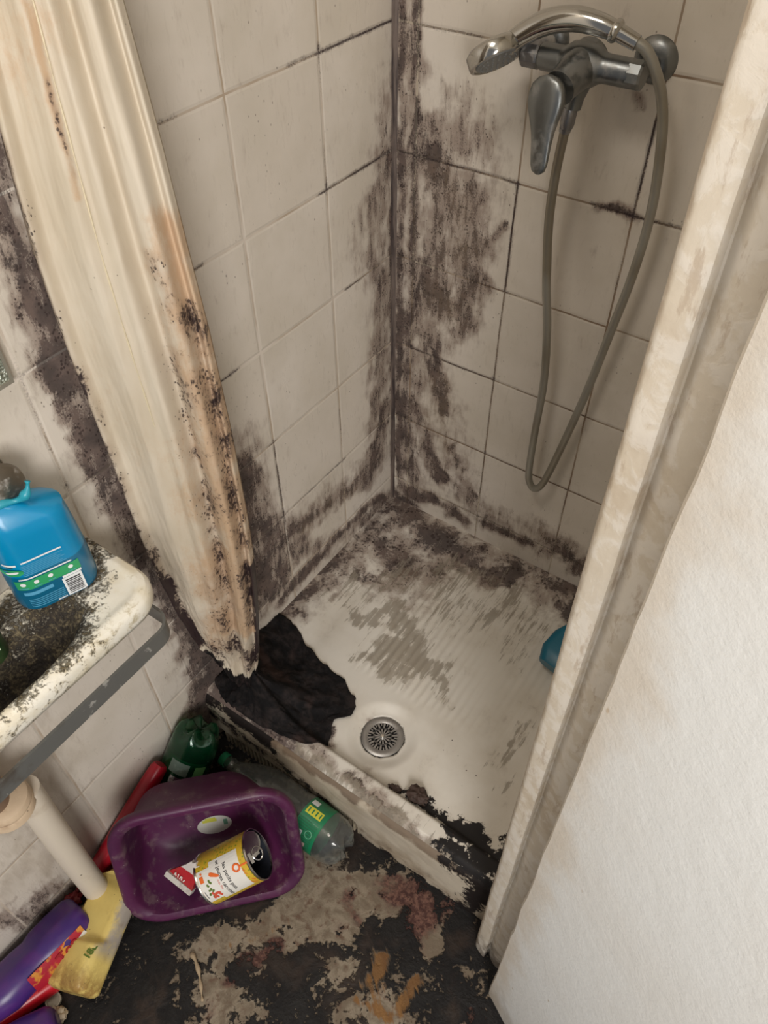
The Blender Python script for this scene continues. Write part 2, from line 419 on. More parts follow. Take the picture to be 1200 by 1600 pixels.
# ---------------------------------------------------------------- materials of the setting
def dirt_layers(t, base, v, scale=55, stretch=(1, 1, 1), heights=None):
    """mould (R), dirty joints (G, handled by caller) and brown film (B) over a base colour"""
    A = t.attr()
    vv = t.map(v, stretch)
    n1 = t.noise(vv, scale, 9, .74, .5); n2 = t.noise(v, scale * .35, 5, .6); n3 = t.noise(v, scale * 4.5, 4, .65)
    nn = t.math('MULTIPLY_ADD', t.math('SUBTRACT', n1, .5), 1.9, t.math('MULTIPLY', t.math('SUBTRACT', n3, .5), .9))
    f = t.math('ADD', A['Red'], nn)
    film = t.math('MULTIPLY', t.ss(t.math('ADD', A['Red'], t.math('ADD', t.math('MULTIPLY', t.math('SUBTRACT', n2, .5), .7), t.math('MULTIPLY', t.math('SUBTRACT', n1, .5), .9))), .06, .50), .70)
    c = t.mix(film, base, (.225, .158, .125))
    m = t.math('MULTIPLY', t.ss(f, .42, .76), t.ss(A['Red'], .03, .25))
    dark = t.mix(t.ss(n2, .35, .65), (.030, .020, .021), (.115, .078, .067))
    c = t.mix(t.math('MULTIPLY', m, .84), c, dark)
    # round specks
    d = t.voro(t.map(v, (1, 1, .8)), scale * 3.0); r = t.math('MULTIPLY', t.ss(A['Red'], .10, .7), .42)
    sp = t.math('MULTIPLY', t.math('LESS_THAN', d, r), t.ss(t.noise(v, scale, 2, .5), .48, .58))
    c = t.mix(t.math('MULTIPLY', sp, .8), c, (.035, .022, .02))
    # brown film
    b = t.ss(t.math('ADD', A['Blue'], t.math('MULTIPLY', t.math('SUBTRACT', n1, .5), 1.2)), .30, .95)
    c = t.mix(t.math('MULTIPLY', b, .42), c, (.27, .20, .13))
    return c, A, m, n1, n3

def tile_mat(name, axis, u0, j1=(.68, .61, .53), j2=(.44, .35, .26)):
    t = NT(name); p = t.pos(); xyz = t.sep(p)
    u = xyz[axis]; z = xyz[2]
    def line(q, off):
        a = t.math('DIVIDE', t.math('SUBTRACT', q, off), .2)
        fr = t.math('FRACT', t.math('ADD', a, .5))
        return t.math('MULTIPLY', t.math('ABSOLUTE', t.math('SUBTRACT', fr, .5)), .2), t.math('FLOOR', a)
    wob = t.math('MULTIPLY', t.math('SUBTRACT', t.noise(p, 9, 2, .5), .5), .004)
    du, iu = line(t.math('ADD', u, wob), u0); dz, iz = line(t.math('ADD', z, wob), .2453)
    d = t.math('MINIMUM', du, dz)
    wn = t.n('ShaderNodeTexWhiteNoise', noise_dimensions='2D'); t.put(wn.inputs['Vector'], t.comb(iu, iz, 0))
    rnd = wn.outputs['Value']
    base = t.mix(rnd, (.66, .595, .515), (.70, .64, .565))
    base = t.mix(t.ss(t.noise(p, 5, 4, .6), .35, .7), base, (.60, .54, .455))
    joint = t.ss(d, .0022, .0011)
    c, A, m, n1, n3 = dirt_layers(t, base, p, 74, (1, 1, .24))
    jn = t.math('ADD', A['Green'], t.math('MULTIPLY', t.math('SUBTRACT', n3, .5), 1.6))
    jdirt = t.ss(jn, .2, 1.1)
    jn0 = t.ss(t.noise(p, 6, 3, .6), .35, .62)
    jc = t.mix(jn0, j1, j2)
    jc = t.mix(jdirt, jc, (.05, .035, .035))
    jc = t.mix(t.math('MULTIPLY', m, .8), jc, (.03, .02, .02))
    # dirt creeping out of the joints
    wide = t.math('MULTIPLY', t.ss(t.math('ADD', d, t.math('MULTIPLY', t.math('SUBTRACT', n1, .5), .016)), .0060, .0005), t.ss(jn, .30, 1.1))
    c = t.mix(t.math('MULTIPLY', wide, .7), c, (.06, .042, .04))
    c = t.mix(joint, c, jc)
    # tiny splashes
    sp = t.math('MULTIPLY', t.ss(t.voro(t.map(p, (1, 1, .6)), 95), .13, .06), t.ss(t.noise(p, 11, 3, .6), .50, .62))
    c = t.mix(t.math('MULTIPLY', sp, .7), c, (.12, .085, .065))
    t.set(Base_Color=c)
    rough = t.ss(n1, .3, .7, .24, .42)
    rough = t.math('ADD', rough, t.math('MULTIPLY', t.math('MAXIMUM', m, joint), .4), clamp=True)
    t.set(Roughness=rough, Specular_IOR_Level=.32)
    h = t.math('ADD', t.ss(d, .0012, .006), t.math('MULTIPLY', t.noise(p, 12, 2, .4), .9))
    h = t.math('ADD', h, t.math('MULTIPLY', m, .5))
    t.set(Normal=t.bump(h, .55, .0013))
    return t.m

def enamel_mat():
    t = NT('dirty_white_enamel'); p = t.pos()
    base = t.mix(t.ss(t.noise(p, 7, 4, .6), .35, .7), (.70, .66, .59), (.62, .57, .49))
    c, A, m, n1, n3 = dirt_layers(t, base, p, 40, (1, .8, 1))
    # worn grey patches combed along the ribs
    cb = t.noise(t.map(p, (120, 13, 1)), 1.0, 7, .72, .3)
    wv = t.math('ADD', A['Blue'], t.math('MULTIPLY', t.math('SUBTRACT', cb, .5), 2.3))
    c = t.mix(t.math('MULTIPLY', t.ss(wv, .42, .62), .72), c, (.27, .235, .185))
    gk = t.math('ADD', A['Green'], t.math('ADD', t.math('MULTIPLY', t.math('SUBTRACT', n1, .5), 1.7), t.math('MULTIPLY', t.math('SUBTRACT', n3, .5), 1.1)))
    g = t.math('MULTIPLY', t.ss(gk, .45, .56), t.ss(A['Green'], .05, .2))
    c = t.mix(g, c, (.010, .008, .008))
    sp = t.math('MULTIPLY', t.ss(t.voro(p, 70), .14, .08), t.ss(t.noise(p, 9, 3, .6), .58, .66))
    c = t.mix(sp, c, (.05, .03, .025))
    t.set(Specular_IOR_Level=.38, Base_Color=c, Roughness=t.math('ADD', .33, t.math('MULTIPLY', t.math('MAXIMUM', m, g), .3)))
    h = t.math('ADD', t.math('MULTIPLY', m, .6), t.math('ADD', t.math('MULTIPLY', g, 1.6), t.math('MULTIPLY', n1, .25)))
    t.set(Normal=t.bump(h, .6, .002))
    return t.m

def floor_mat():
    t = NT('tarred_linoleum'); p = t.pos(); A = t.attr()
    n1 = t.noise(p, 26, 9, .66, .5); n2 = t.noise(p, 9, 5, .6, .6); n3 = t.noise(p, 120, 4, .6)
    base = t.mix(t.ss(n1, .38, .62), (.15, .115, .08), (.27, .225, .165))
    base = t.mix(t.ss(t.noise(p, 60, 5, .6), .52, .68), base, (.12, .075, .05))
    gr = t.ss(t.math('ADD', A['Green'], t.math('MULTIPLY', t.math('SUBTRACT', n1, .5), 1.6)), .3, .7)
    c = t.mix(gr, base, t.mix(t.ss(n3, .4, .62), (.055, .022, .018), (.15, .075, .055)))
    cb = t.noise(t.map(t.map(p, (1, 1, 1), (0, 0, -.95)), (90, 12, 1)), 1.0, 4, .6, .5)
    o_ = t.ss(t.math('ADD', A['Blue'], t.math('MULTIPLY', t.math('SUBTRACT', cb, .5), 1.6)), .35, .7)
    c = t.mix(o_, c, t.mix(cb, (.10, .035, .01), (.27, .145, .05)))
    k = t.math('ADD', A['Red'], t.math('MULTIPLY', t.math('SUBTRACT', n1, .5), 1.5))
    k = t.math('ADD', k, t.math('MULTIPLY', t.math('SUBTRACT', n2, .5), 1.5))
    k = t.math('ADD', k, t.math('MULTIPLY', t.math('SUBTRACT', n3, .5), .75))
    bl = t.math('MULTIPLY', t.ss(k, .44, .56), t.math('SUBTRACT', 1.0, t.math('MULTIPLY', o_, .8)))
    blk = t.mix(t.ss(n2, .5, .72), (.007, .006, .006), (.034, .022, .016))
    c = t.mix(bl, c, blk)
    t.set(Base_Color=c, Roughness=t.math('SUBTRACT', .62, t.math('MULTIPLY', bl, t.ss(n1, .4, .62, -.15, .22))), Specular_IOR_Level=.28)
    h = t.math('ADD', t.math('MULTIPLY', bl, .8), t.math('ADD', n1, t.math('MULTIPLY', n3, .35)))
    t.set(Normal=t.bump(h, .7, .004))
    return t.m

def plaster(name, col, dirty=.25, bscale=38, bdist=.0015):
    t = NT(name); p = t.pos()
    c = t.mix(t.ss(t.noise(p, 3.5, 4, .6), .35, .7), col, tuple(x * y for x, y in zip(col, (.955, .925, .875))))
    c = t.grime(c, p, dirty, (.42, .32, .22), 16, False)
    sp = t.math('MULTIPLY', t.ss(t.voro(t.map(p, (1, 1, .7)), 42), .11, .05), t.ss(t.noise(p, 8, 3, .6), .58, .66))
    c = t.mix(t.math('MULTIPLY', sp, .55), c, (.30, .20, .13))
    t.set(Base_Color=c, Roughness=.62, Specular_IOR_Level=.3)
    h = t.math('ADD', t.noise(p, bscale, 6, .55), t.math('MULTIPLY', t.noise(p, bscale * 5, 4, .6), .4))
    t.set(Normal=t.bump(h, .7, bdist))
    return t

# ---------------------------------------------------------------- the room
def structure(o): o['kind'] = 'structure'; return o
def wall_grid(name, fn, nu, nv, mat, ui, vi, strokes, base=(0, 0, 0)):
    V, F = grid(nu, nv, fn)
    o = mesh(name, V, F, mat, None, False); paint(o, ui, vi, strokes, base, .020)
    return structure(o)
YB = -3.2
wl = wall_grid('wall_left', lambda a, b: (0, -2.0 * (1 - a), -.005 + 2.42 * b), 400, 480, tile_mat('square_tiles_left', 1, -.19398), 1, 2, LEFT)
wb = wall_grid('wall_back', lambda a, b: (.74 * a, 0, -.005 + 2.42 * b), 148, 480, tile_mat('square_tiles_back', 0, .04573, (.50, .43, .34), (.24, .165, .11)), 0, 2, BACK)
fl = wall_grid('floor', lambda a, b: (-.05 + 1.6 * a, -2.0 + 2.05 * b, 0), 320, 410, floor_mat(), 0, 1, FLOOR, (.70, .28, 0))
m_pl = plaster('pale_wall_paint', (.72, .69, .63)).m
structure(mesh('ceiling', *box(-.06, 1.55, -1.85, .05, 2.41, 2.46), m_pl, None, False))
structure(mesh('wall_right', *box(.705, .755, -.70, 0, 0, 2.41), m_pl, None, False))
# frame at the front end of the shower partition: rounded bead, groove and jamb
t = plaster('old_cream_paint', (.66, .595, .50), .5, 50, .0016)
p = t.pos(); n1 = t.noise(p, 42, 7, .62, .4); q = t.sep(p)
old = t.b.inputs['Base Color'].links[0].from_socket
fl_ = t.ss(n1, .44, .56)
c_ = t.mix(t.math('MULTIPLY', fl_, .45), old, (.78, .74, .68))
c_ = t.mix(t.math('MULTIPLY', t.ss(t.noise(t.map(p, (1, 1, .3)), 70, 6, .7), .56, .66), .5), c_, (.42, .32, .23))
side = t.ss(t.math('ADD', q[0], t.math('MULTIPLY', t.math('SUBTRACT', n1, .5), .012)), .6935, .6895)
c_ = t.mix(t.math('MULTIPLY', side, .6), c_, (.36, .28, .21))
foot = t.ss(t.math('ADD', q[2], t.math('MULTIPLY', t.math('SUBTRACT', n1, .5), .25)), .09, .0)
c_ = t.mix(t.math('MULTIPLY', foot, .75), c_, (.10, .075, .06))
t.set(Base_Color=c_, Normal=t.bump(t.math('ADD', t.math('MULTIPLY', fl_, .12), n1), .5, .0012))
m_cream = t.m
prof = [(.706, -.66), (.698, -.70), (.6895, -.722), (.6885, -.731), (.690, -.736), (.6930, -.7415), (.6955, -.7435), (.7000, -.7455), (.7060, -.7480), (.7115, -.7500), (.7142, -.7495),
        (.7155, -.742), (.7165, -.7385), (.718, -.738), (.7205, -.7405), (.727, -.746), (.734, -.750), (.742, -.752), (.752, -.752), (.765, -.748), (.79, -.72), (.79, -.66)]
def post():
    rings = []
    for k in range(61):
        z = 2.41 * k / 60; f = 0 if k else .0
        rings.append([(x + .0012 * fbm(x * 20, z * 6, 3), y + .0012 * fbm(y * 20, z * 6, 8), z) for x, y in prof])
    return skin(rings)
structure(mesh('trim_1', *post(), m_cream, None, True, 35))
# open door leaf, white paint with grime along its lower edge
t = NT('white_door_paint'); p = t.pos(); q = t.sep(p)
c_ = t.mix(t.ss(t.noise(p, 3.2, 4, .6), .35, .7), (.745, .745, .725), (.71, .695, .66))
edge = t.math('ADD', q[0], t.math('MULTIPLY', t.math('SUBTRACT', t.noise(p, 14, 5, .6), .5), .12))
c_ = t.mix(t.math('MULTIPLY', t.ss(edge, .80, .742), .55), c_, (.56, .46, .34))
st = t.noise(t.map(t.map(p, (1, 1, 1), (.35, 0, 0)), (60, 60, 5)), 1.0, 5, .6)
low = t.ss(t.math('ADD', q[2], t.math('MULTIPLY', st, .22)), .26, .08)
c_ = t.mix(t.math('MULTIPLY', low, .62), c_, (.34, .28, .21))
sp = t.math('MULTIPLY', t.ss(t.voro(t.map(p, (1, 1, .5)), 34), .085, .04), t.ss(t.noise(p, 8, 3, .6), .54, .62))
c_ = t.mix(t.math('MULTIPLY', sp, .6), c_, (.42, .30, .18))
t.set(Base_Color=c_, Roughness=.55, Specular_IOR_Level=.35)
t.set(Normal=t.bump(t.math('ADD', t.noise(p, 45, 6, .55), t.math('MULTIPLY', t.noise(p, 240, 3, .6), .4)), .6, .0016))
dd = Vector((.88, -.475, 0)).normalized(); dn = Vector((.475, .88, 0)).normalized()
D0 = Vector((.7455, -.794, 0))
def door():
    rings = []
    for k in range(81):
        z = .006 + 2.02 * k / 80
        ring = []
        for s_, e_ in ((.0, .012), (.0015, .004), (.006, .0), (.10, 0), (.25, 0), (.45, 0), (.74, 0), (.74, .036), (.45, .036), (.006, .036), (0, .03)):
            a = .0017 * fbm(z * 11, s_ * 9, 4) * (1 if s_ < .01 else .3)
            P_ = D0 + dd * (s_ + a) + dn * e_; ring.append((P_.x, P_.y, z))
        rings.append(ring)
    return skin(rings)
structure(mesh('door_1', *door(), t.m, None, True, 35))
# cracked sealant running down the inner corner
t = NT('mouldy_sealant'); p = t.pos()
c_ = t.mix(t.ss(t.noise(t.map(p, (1, 1, .06)), 90, 6, .7), .38, .62), (.17, .13, .11), (.035, .024, .024))
t.set(Base_Color=c_, Roughness=.6, Normal=t.bump(t.noise(t.map(p, (1, 1, .4)), 90, 5, .7), .8, .002))
rings = []
for k in range(121):
    z = .165 + 2.24 * k / 120; r = .0075 + .002 * fbm(0, 0, z * 14)
    rings.append([(0, 0, z), (r, 0, z), (r * .52, -r * .36, z), (r * .36, -r * .52, z), (0, -r, z)])
structure(mesh('trim_2', *skin(rings), t.m, None, True, 50))
# ---------------------------------------------------------------- shower tray
m_en = enamel_mat()
TX, TY = .703, -.690
tray = world_thing('shower_tray', 'square white enamel shower tray with drain and dirty raised front edge', 'shower tray', (.35, -.345, 0))
def sstep(x, a, b):
    t_ = min(1, max(0, (x - a) / (b - a))); return t_ * t_ * (3 - 2 * t_)
DR = (.352, -.552)
def tray_z(x, y):
    dl, db, df, dr_ = x, -y, y - TY, TX - x
    fl_ = .1455 + .012 * min(1, math.hypot(x - DR[0], y - DR[1]) / .6)
    side = min(dl, db, dr_) + .002 * fbm(x * 9, y * 9, 1)
    z = fl_ + (.170 - fl_) * (1 - sstep(side, .03, .11))
    ff = 1 - sstep(df, .040, .056)
    z = max(z, fl_ + (.1735 - fl_) * ff)
    if df < .040: z = max(z, .1735 - .004 * sstep(.040 - df, 0, .03))
    if df < .012: z -= .010 * (1 - df / .012) ** 2
    rx, ry = (x - .40) / .20, (y + .27) / .185
    m_ = max(abs(rx), abs(ry))
    if m_ < 1.1: z += .0013 * (1 - sstep(m_, .85, 1.08)) * (1 if math.sin(x * 2 * PI / .0175) > 0 else -.2) * min(1, abs(math.sin(x * 2 * PI / .0175)) * 2.2)
    rd = math.hypot(x - DR[0], y - DR[1])
    z -= .0085 * (1 - sstep(rd, .046, .078))
    if rd < .0442: z -= .014
    return z
NX, NY = 234, 230
V, F = grid(NX, NY, lambda a, b: (TX * a, TY * (1 - b), 0))
V = [(x, y, tray_z(x, y)) for x, y, z in V]
tb = part('basin', (V, F), m_en, tray, True, None)
TR_L = [(ch, [(a - .35, b + .345) for a, b in pts], w_, s_) for ch, pts, w_, s_ in TRAY]
paint(tb, 0, 1, TR_L, (0, 0, 0), .030)
# apron under the front edge; shorter where the ribbed vent shows
def apron(a, b):
    x = TX * a; zb = .052 - .052 * sstep(x, .385, .40)
    s_ = b
    prof_ = [(-.687, .1635), (-.6945, .156), (-.6975, .149), (-.699, .138)]
    k = s_ * 12
    if k <= 3:
        i = min(2, int(k)); f = k - i
        y = prof_[i][0] * (1 - f) + prof_[i + 1][0] * f; z = prof_[i][1] * (1 - f) + prof_[i + 1][1] * f
    else:
        f = (k - 3) / 9; y = -.699; z = .138 * (1 - f) + zb * f
    return (x, y + .0015 * fbm(x * 10, z * 10, 2), z)
V, F = grid(140, 36, apron)
t = NT('yellowed_tray_front'); p = t.pos(); A = t.attr()
n1 = t.noise(p, 40, 8, .65, .4)
c_ = t.mix(t.ss(t.noise(p, 8, 4, .6), .35, .65), (.52, .455, .36), (.38, .31, .225))
c_ = t.mix(t.math('MULTIPLY', t.ss(t.math('ADD', A['Blue'], t.math('SUBTRACT', n1, .5)), .25, .8), .8), c_, (.13, .085, .055))
st = t.noise(t.map(p, (3, 3, 90)), 1.0, 5, .7)
c_ = t.mix(t.math('MULTIPLY', t.ss(st, .60, .70), .5), c_, (.16, .10, .06))
k_ = t.math('MULTIPLY', t.ss(t.math('ADD', A['Red'], t.math('ADD', t.math('MULTIPLY', t.math('SUBTRACT', n1, .5), 1.6), t.math('MULTIPLY', t.math('SUBTRACT', t.noise(p, 180, 4, .6), .5), 1.1))), .38, .66), t.ss(A['Red'], .05, .2))
c_ = t.mix(k_, c_, (.016, .012, .011))
t.set(Base_Color=c_, Roughness=.6, Specular_IOR_Level=.25, Normal=t.bump(t.math('ADD', n1, k_), .6, .002))
m_front = t.m
ap = part('front_apron', (V, F), m_front, tray, True, None)
AP = [('R', [(.70, .16), (.66, .10), (.65, .0)], .028, 1.0), ('R', [(.60, .165), (.66, .15)], .03, .75), ('R', [(-.05, .17), (.10, .16), (.16, .15)], .035, .9),
      ('R', [(0, .1), (.1, .09), (.3, .055)], .028, .52), ('R', [(.40, .0), (.7, .0)], .012, .8), ('B', [(0, .165), (.35, .160), (.62, .158)], .018, .95),
      ('B', [(.40, .03), (.55, .02), (.68, .02)], .03, .5), ('B', [(.0, .08), (.30, .07)], .05, .5)]
paint(ap, 0, 2, [(ch, [(a - .35, b) for a, b in pts], w_, s_) for ch, pts, w_, s_ in AP], (0, 0, 0), .02)
# ribbed vent
parts = [box(.03, .40, -.690, -.684, .0, .056)]
x = .035
while x < .395:
    parts.append(xf(loft([(0, .0055, .008, .002), (.058, .0055, .008, .002)], 3), T(x, -.694, 0))); x += .0115
m_vent = simple('yellowed_vent_plastic', (.42, .35, .25), .5, 0, .9, (.05, .035, .025), 40)
part('ribbed_vent', join(*parts), m_vent, tray)
# drain
m_steel = simple('brushed_drain_steel', (.42, .41, .40), .36, .85, .5, (.10, .07, .05), 90)
m_dark = simple('drain_hole_dark', (.012, .010, .010), .6)
zd = .1455 - .0085
dr = part('drain_cup', xf(lathe([(.0445, 0), (.0445, -.003), (.041, -.006), (.001, -.006)], 48, False, True), T(DR[0], DR[1], zd)), m_dark, tray)
def ring_sector(r0, r1, a0, a1, z0, z1, n=6, taper=0.0):
    V, F = [], []
    for i in range(n + 1):
        for r_, zz in ((r0, z0), (r0, z1), (r1, z1), (r1, z0)):
            a = a0 + (a1 - a0) * i / n
            if r_ == r0: a = (a0 + a1) / 2 + (a - (a0 + a1) / 2) * (1 - taper)
            V.append((r_ * math.cos(a), r_ * math.sin(a), zz))
    for i in range(n):
        for k in range(4):
            a, b = i * 4 + k, i * 4 + (k + 1) % 4; F.append((a, b, b + 4, a + 4))
    F += [(0, 1, 2, 3), tuple(n * 4 + q for q in (3, 2, 1, 0))]
    return V, F
gp = [lathe([(.0300, -.001), (.0300, .0006), (.0345, .0022), (.040, .0020), (.0438, .0004), (.0438, -.001)], 64, False, False)]
gp.append(lathe([(.0001, .0016), (.0055, .0016), (.0065, .0006), (.0065, -.001)], 24, False, False))
for k in range(14):
    a = 2 * PI * k / 14
    gp.append(ring_sector(.0055, .0185, a - .10, a + .10, -.001, .0008, 2, -.9))
    a2 = a + PI / 14
    gp.append(ring_sector(.0165, .0305, a2 - .075, a2 + .075, -.001, .0008, 2, 0))
    gp.append(ring_sector(.0165, .0190, a - .22, a + .23, -.001, .0008, 3, 0))
    gp.append(ring_sector(.0240, .0305, a - .045, a + .045, -.001, .0008, 2, 0))
gr = part('drain_grate', xf(join(*gp), T(DR[0], DR[1], zd + .001)), m_steel, tray, True, 30)
part('screw', xf(lathe([(.0001, .0045), (.0032, .0040), (.0040, .002), (.0042, 0)], 16, False, False), T(DR[0], DR[1], zd + .002)), simple('worn_bright_screw', (.75, .74, .70), .25, 1), gr)

# ---------------------------------------------------------------- shower curtain
t = NT('stained_curtain_plastic'); p = t.obj(); A = t.attr()
n1 = t.noise(t.map(p, (1, 1, .6)), 110, 9, .76, .2); n2 = t.noise(t.map(p, (1, 1, .4)), 11, 4, .6); n3 = t.noise(p, 160, 4, .6)
c_ = t.mix(t.ss(n2, .35, .65), (.635, .56, .45), (.56, .48, .365))
c_ = t.mix(t.math('MULTIPLY', t.ss(t.math('ADD', A['Blue'], t.math('MULTIPLY', t.math('SUBTRACT', n1, .5), 1.2)), .2, .9), .6), c_, (.50, .29, .14))
k_ = t.math('ADD', A['Red'], t.math('ADD', t.math('MULTIPLY', t.math('SUBTRACT', n1, .5), 1.6), t.math('MULTIPLY', t.math('SUBTRACT', n3, .5), .9)))
km = t.math('MULTIPLY', t.ss(k_, .46, .80), t.ss(A['Red'], .04, .2))
d = t.voro(t.map(p, (1, 1, .7)), 190); r_ = t.math('MULTIPLY', t.ss(A['Red'], .05, .6), .40)
sp = t.math('MULTIPLY', t.math('LESS_THAN', d, r_), t.ss(t.noise(p, 26, 2, .5), .46, .56))
film = t.math('MULTIPLY', t.ss(A['Red'], .10, .8), .62)
c_ = t.mix(film, c_, (.30, .20, .14))
c_ = t.mix(t.math('MAXIMUM', km, t.math('MULTIPLY', sp, .85)), c_, (.035, .022, .022))
dots = t.math('MULTIPLY', t.ss(t.voro(p, 85), .12, .06), t.ss(t.noise(p, 12, 3, .6), .55, .62))
c_ = t.mix(t.math('MULTIPLY', dots, .8), c_, (.10, .06, .04))
blk = t.ss(t.math('ADD', A['Green'], t.math('MULTIPLY', t.math('SUBTRACT', n1, .5), .9)), .42, .62)
c_ = t.mix(blk, c_, t.mix(t.ss(n1, .42, .66), (.010, .009, .009), (.042, .030, .028)))
t.set(Base_Color=c_, Roughness=t.math('ADD', .45, t.math('MULTIPLY', blk, -.05)), Subsurface_Weight=0.0, Specular_IOR_Level=.35)
t.set(Normal=t.bump(t.math('ADD', n1, t.math('MULTIPLY', t.noise(t.map(p, (1, 1, .5)), 14, 3, .5), 1.0)), .4, .0012))
m_curt = t.m
cur = world_thing('shower_curtain', 'cream plastic shower curtain speckled with black mould, bottom in a black heap on the tray', 'shower curtain', (.07, -.67, .17))
AZT = [(.24, (.045, -.668), (.110, -.640)), (.34, (.020, -.684), (.122, -.632)), (.49, (.016, -.706), (.138, -.626)), (.60, (.016, -.718), (.146, -.622)), (.72, (.016, -.727), (.150, -.620)), (.90, (.016, -.731), (.151, -.62)), (1.06, (.016, -.737), (.147, -.62)),
       (1.18, (.016, -.736), (.138, -.62)), (1.28, (.016, -.728), (.131, -.62)), (1.41, (.016, -.712), (.118, -.62)), (1.6, (.016, -.70), (.112, -.62)), (2.02, (.016, -.69), (.12, -.62))]
def chord(z):
    for (z0, a0, b0), (z1, a1, b1) in zip(AZT[:-1], AZT[1:]):
        if z <= z1:
            f = max(0, (z - z0) / (z1 - z0))
            return [tuple(p_ * (1 - f) + q_ * f for p_, q_ in zip(a, b)) for a, b in ((a0, a1), (b0, b1))]
    return AZT[-1][1:]
# fold profile along the gathered width: (share of width, how far it stands out)
FOLD = [(-.1, -1.2), (0, -.5), (.07, .75), (.14, .15), (.24, .30), (.36, .75), (.46, .35), (.56, .62), (.66, -.35), (.76, .55), (.85, .80), (.92, -.25), (.97, .25), (1.0, -.4), (1.1, -1)]
def fold(s_):
    for i in range(1, len(FOLD) - 2):
        (a, f0), (b, f1) = FOLD[i], FOLD[i + 1]
        if s_ <= b:
            h = b - a; k = (s_ - a) / h
            m0 = (f1 - FOLD[i - 1][1]) / (b - FOLD[i - 1][0]) * h; m1 = (FOLD[i + 2][1] - f0) / (FOLD[i + 2][0] - a) * h
            return (2 * k ** 3 - 3 * k * k + 1) * f0 + (k ** 3 - 2 * k * k + k) * m0 + (-2 * k ** 3 + 3 * k * k) * f1 + (k ** 3 - k * k) * m1
    return FOLD[-2][1]
def curtain_pt(s_, b):
    z = .235 + 1.78 * b
    (ax_, ay), (bx, by) = chord(z)
    dx, dy = bx - ax_, by - ay; L = math.hypot(dx, dy); nx, ny = dy / L, -dx / L
    sw = s_ + .035 * math.sin(z * 2.6 + s_ * 4) * math.sin(PI * s_)
    amp = .0215 * (.55 + .45 * sstep(z, .25, .6))
    off = amp * fold(min(1, max(0, sw))) + .0020 * fbm(s_ * 5, z * 3, 5) + .006 * (sstep(.62, z, z + .0001) if False else 0)
    if z < .75: off += .006 * (1 - z / .75) * fbm(s_ * 12, z * 14, 9)
    bulge = .012 * math.sin(PI * s_)
    # the bottom corner curls up into a point
    zz = z + .10 * sstep(.40 - z, 0, .16) * abs(s_ - .72) ** 1.2
    return (max(.004, ax_ + dx * s_ + nx * (off + bulge)), ay + dy * s_ + ny * (off + bulge), zz)
V, F = grid(150, 420, curtain_pt)
cp = part('hanging_sheet', (V, F), m_curt, cur, True, None)
# dirt on the sheet written in (share of width, height)
me = cp.data; n = len(me.vertices)
UV = np.array([(i / 150 * .15, .235 + 1.78 * j / 420) for j in range(421) for i in range(151)], np.float32)
CUR = [('R', [(.003, .66), (.004, .5), (.010, .36)], .010, .78), ('B', [(.10, .9), (.10, .6), (.09, .4)], .05, .45), ('B', [(.02, 1.2), (.03, .8)], .05, .22), ('R', [(.005, 1.30), (.006, 1.0), (.008, .8), (.008, .62), (.010, .45)], .012, .60), ('R', [(.010, .60), (.012, .50), (.02, .38)], .02, .80),
       ('R', [(.120, 1.18), (.122, 1.12)], .012, .55), ('R', [(.115, 1.05), (.108, .95), (.108, .85), (.104, .72)], .013, .50), ('R', [(.104, .72), (.10, .60), (.105, .5)], .013, .54), ('R', [(.115, 1.1), (.12, .8), (.12, .6), (.11, .4)], .035, .30), ('R', [(.05, .62), (.06, .45), (.07, .36)], .045, .27), ('R', [(.135, 1.1), (.140, .95), (.138, .75), (.138, .6), (.140, .45)], .014, .50),
       ('R', [(.09, .62), (.085, .52), (.09, .45)], .025, .36), ('R', [(.09, .40), (.12, .36), (.13, .32)], .035, .72), ('R', [(.05, .38), (.07, .33)], .03, .5),
       ('R', [(.148, .62), (.149, .5), (.149, .35)], .007, .95), ('B', [(.14, 1.2), (.138, .9), (.130, .7), (.12, .45)], .030, .9), ('B', [(.09, .66), (.08, .5), (.07, .4)], .04, .6), ('B', [(.02, 1.45), (.035, 1.36), (.07, 1.42)], .05, .42),
       ('B', [(.063, 1.42), (.065, 1.25)], .005, .7), ('R', [(.064, 1.36), (.066, 1.27)], .0035, .55),
       ('G', [(0, .24), (.03, .28), (.03, .31)], .035, .9), ('G', [(.05, .25), (.15, .25)], .030, 1.2), ('G', [(.0, .36), (.01, .38)], .015, .5)]
save = np.empty(n * 3, np.float32); me.vertices.foreach_get('co', save)
tmp = np.zeros((n, 3), np.float32); tmp[:, 0] = UV[:, 0]; tmp[:, 2] = UV[:, 1]
me.vertices.foreach_set('co', tmp.ravel()); paint(cp, 0, 2, CUR, (0, 0, 0), .013); me.vertices.foreach_set('co', save); me.update()
md = cp.modifiers.new('thickness', 'SOLIDIFY'); md.thickness = .0007; md.offset = 0
# raised seams on the sheet
def seam(s_, z0, z1, wv=.0):
    P_ = []
    for k in range(120):
        z = z0 + (z1 - z0) * k / 119
        b = (z - .235) / 1.78
        q = Vector(curtain_pt(s_ + wv * math.sin(z * 3), b)); q2 = Vector(curtain_pt(s_ + .003, b)); d_ = (q2 - q).normalized()
        P_.append(q + Vector((d_.y, -d_.x, 0)) * .0008)
    return tube(P_, lambda f: .0008 + .0003 * math.sin(f * 90), 6)
m_seam = simple('curtain_seam', (.66, .57, .40), .6, 0, .5, (.2, .12, .07), 60)
part('seam', seam(.47, .72, 1.9, .01), m_seam, cur)
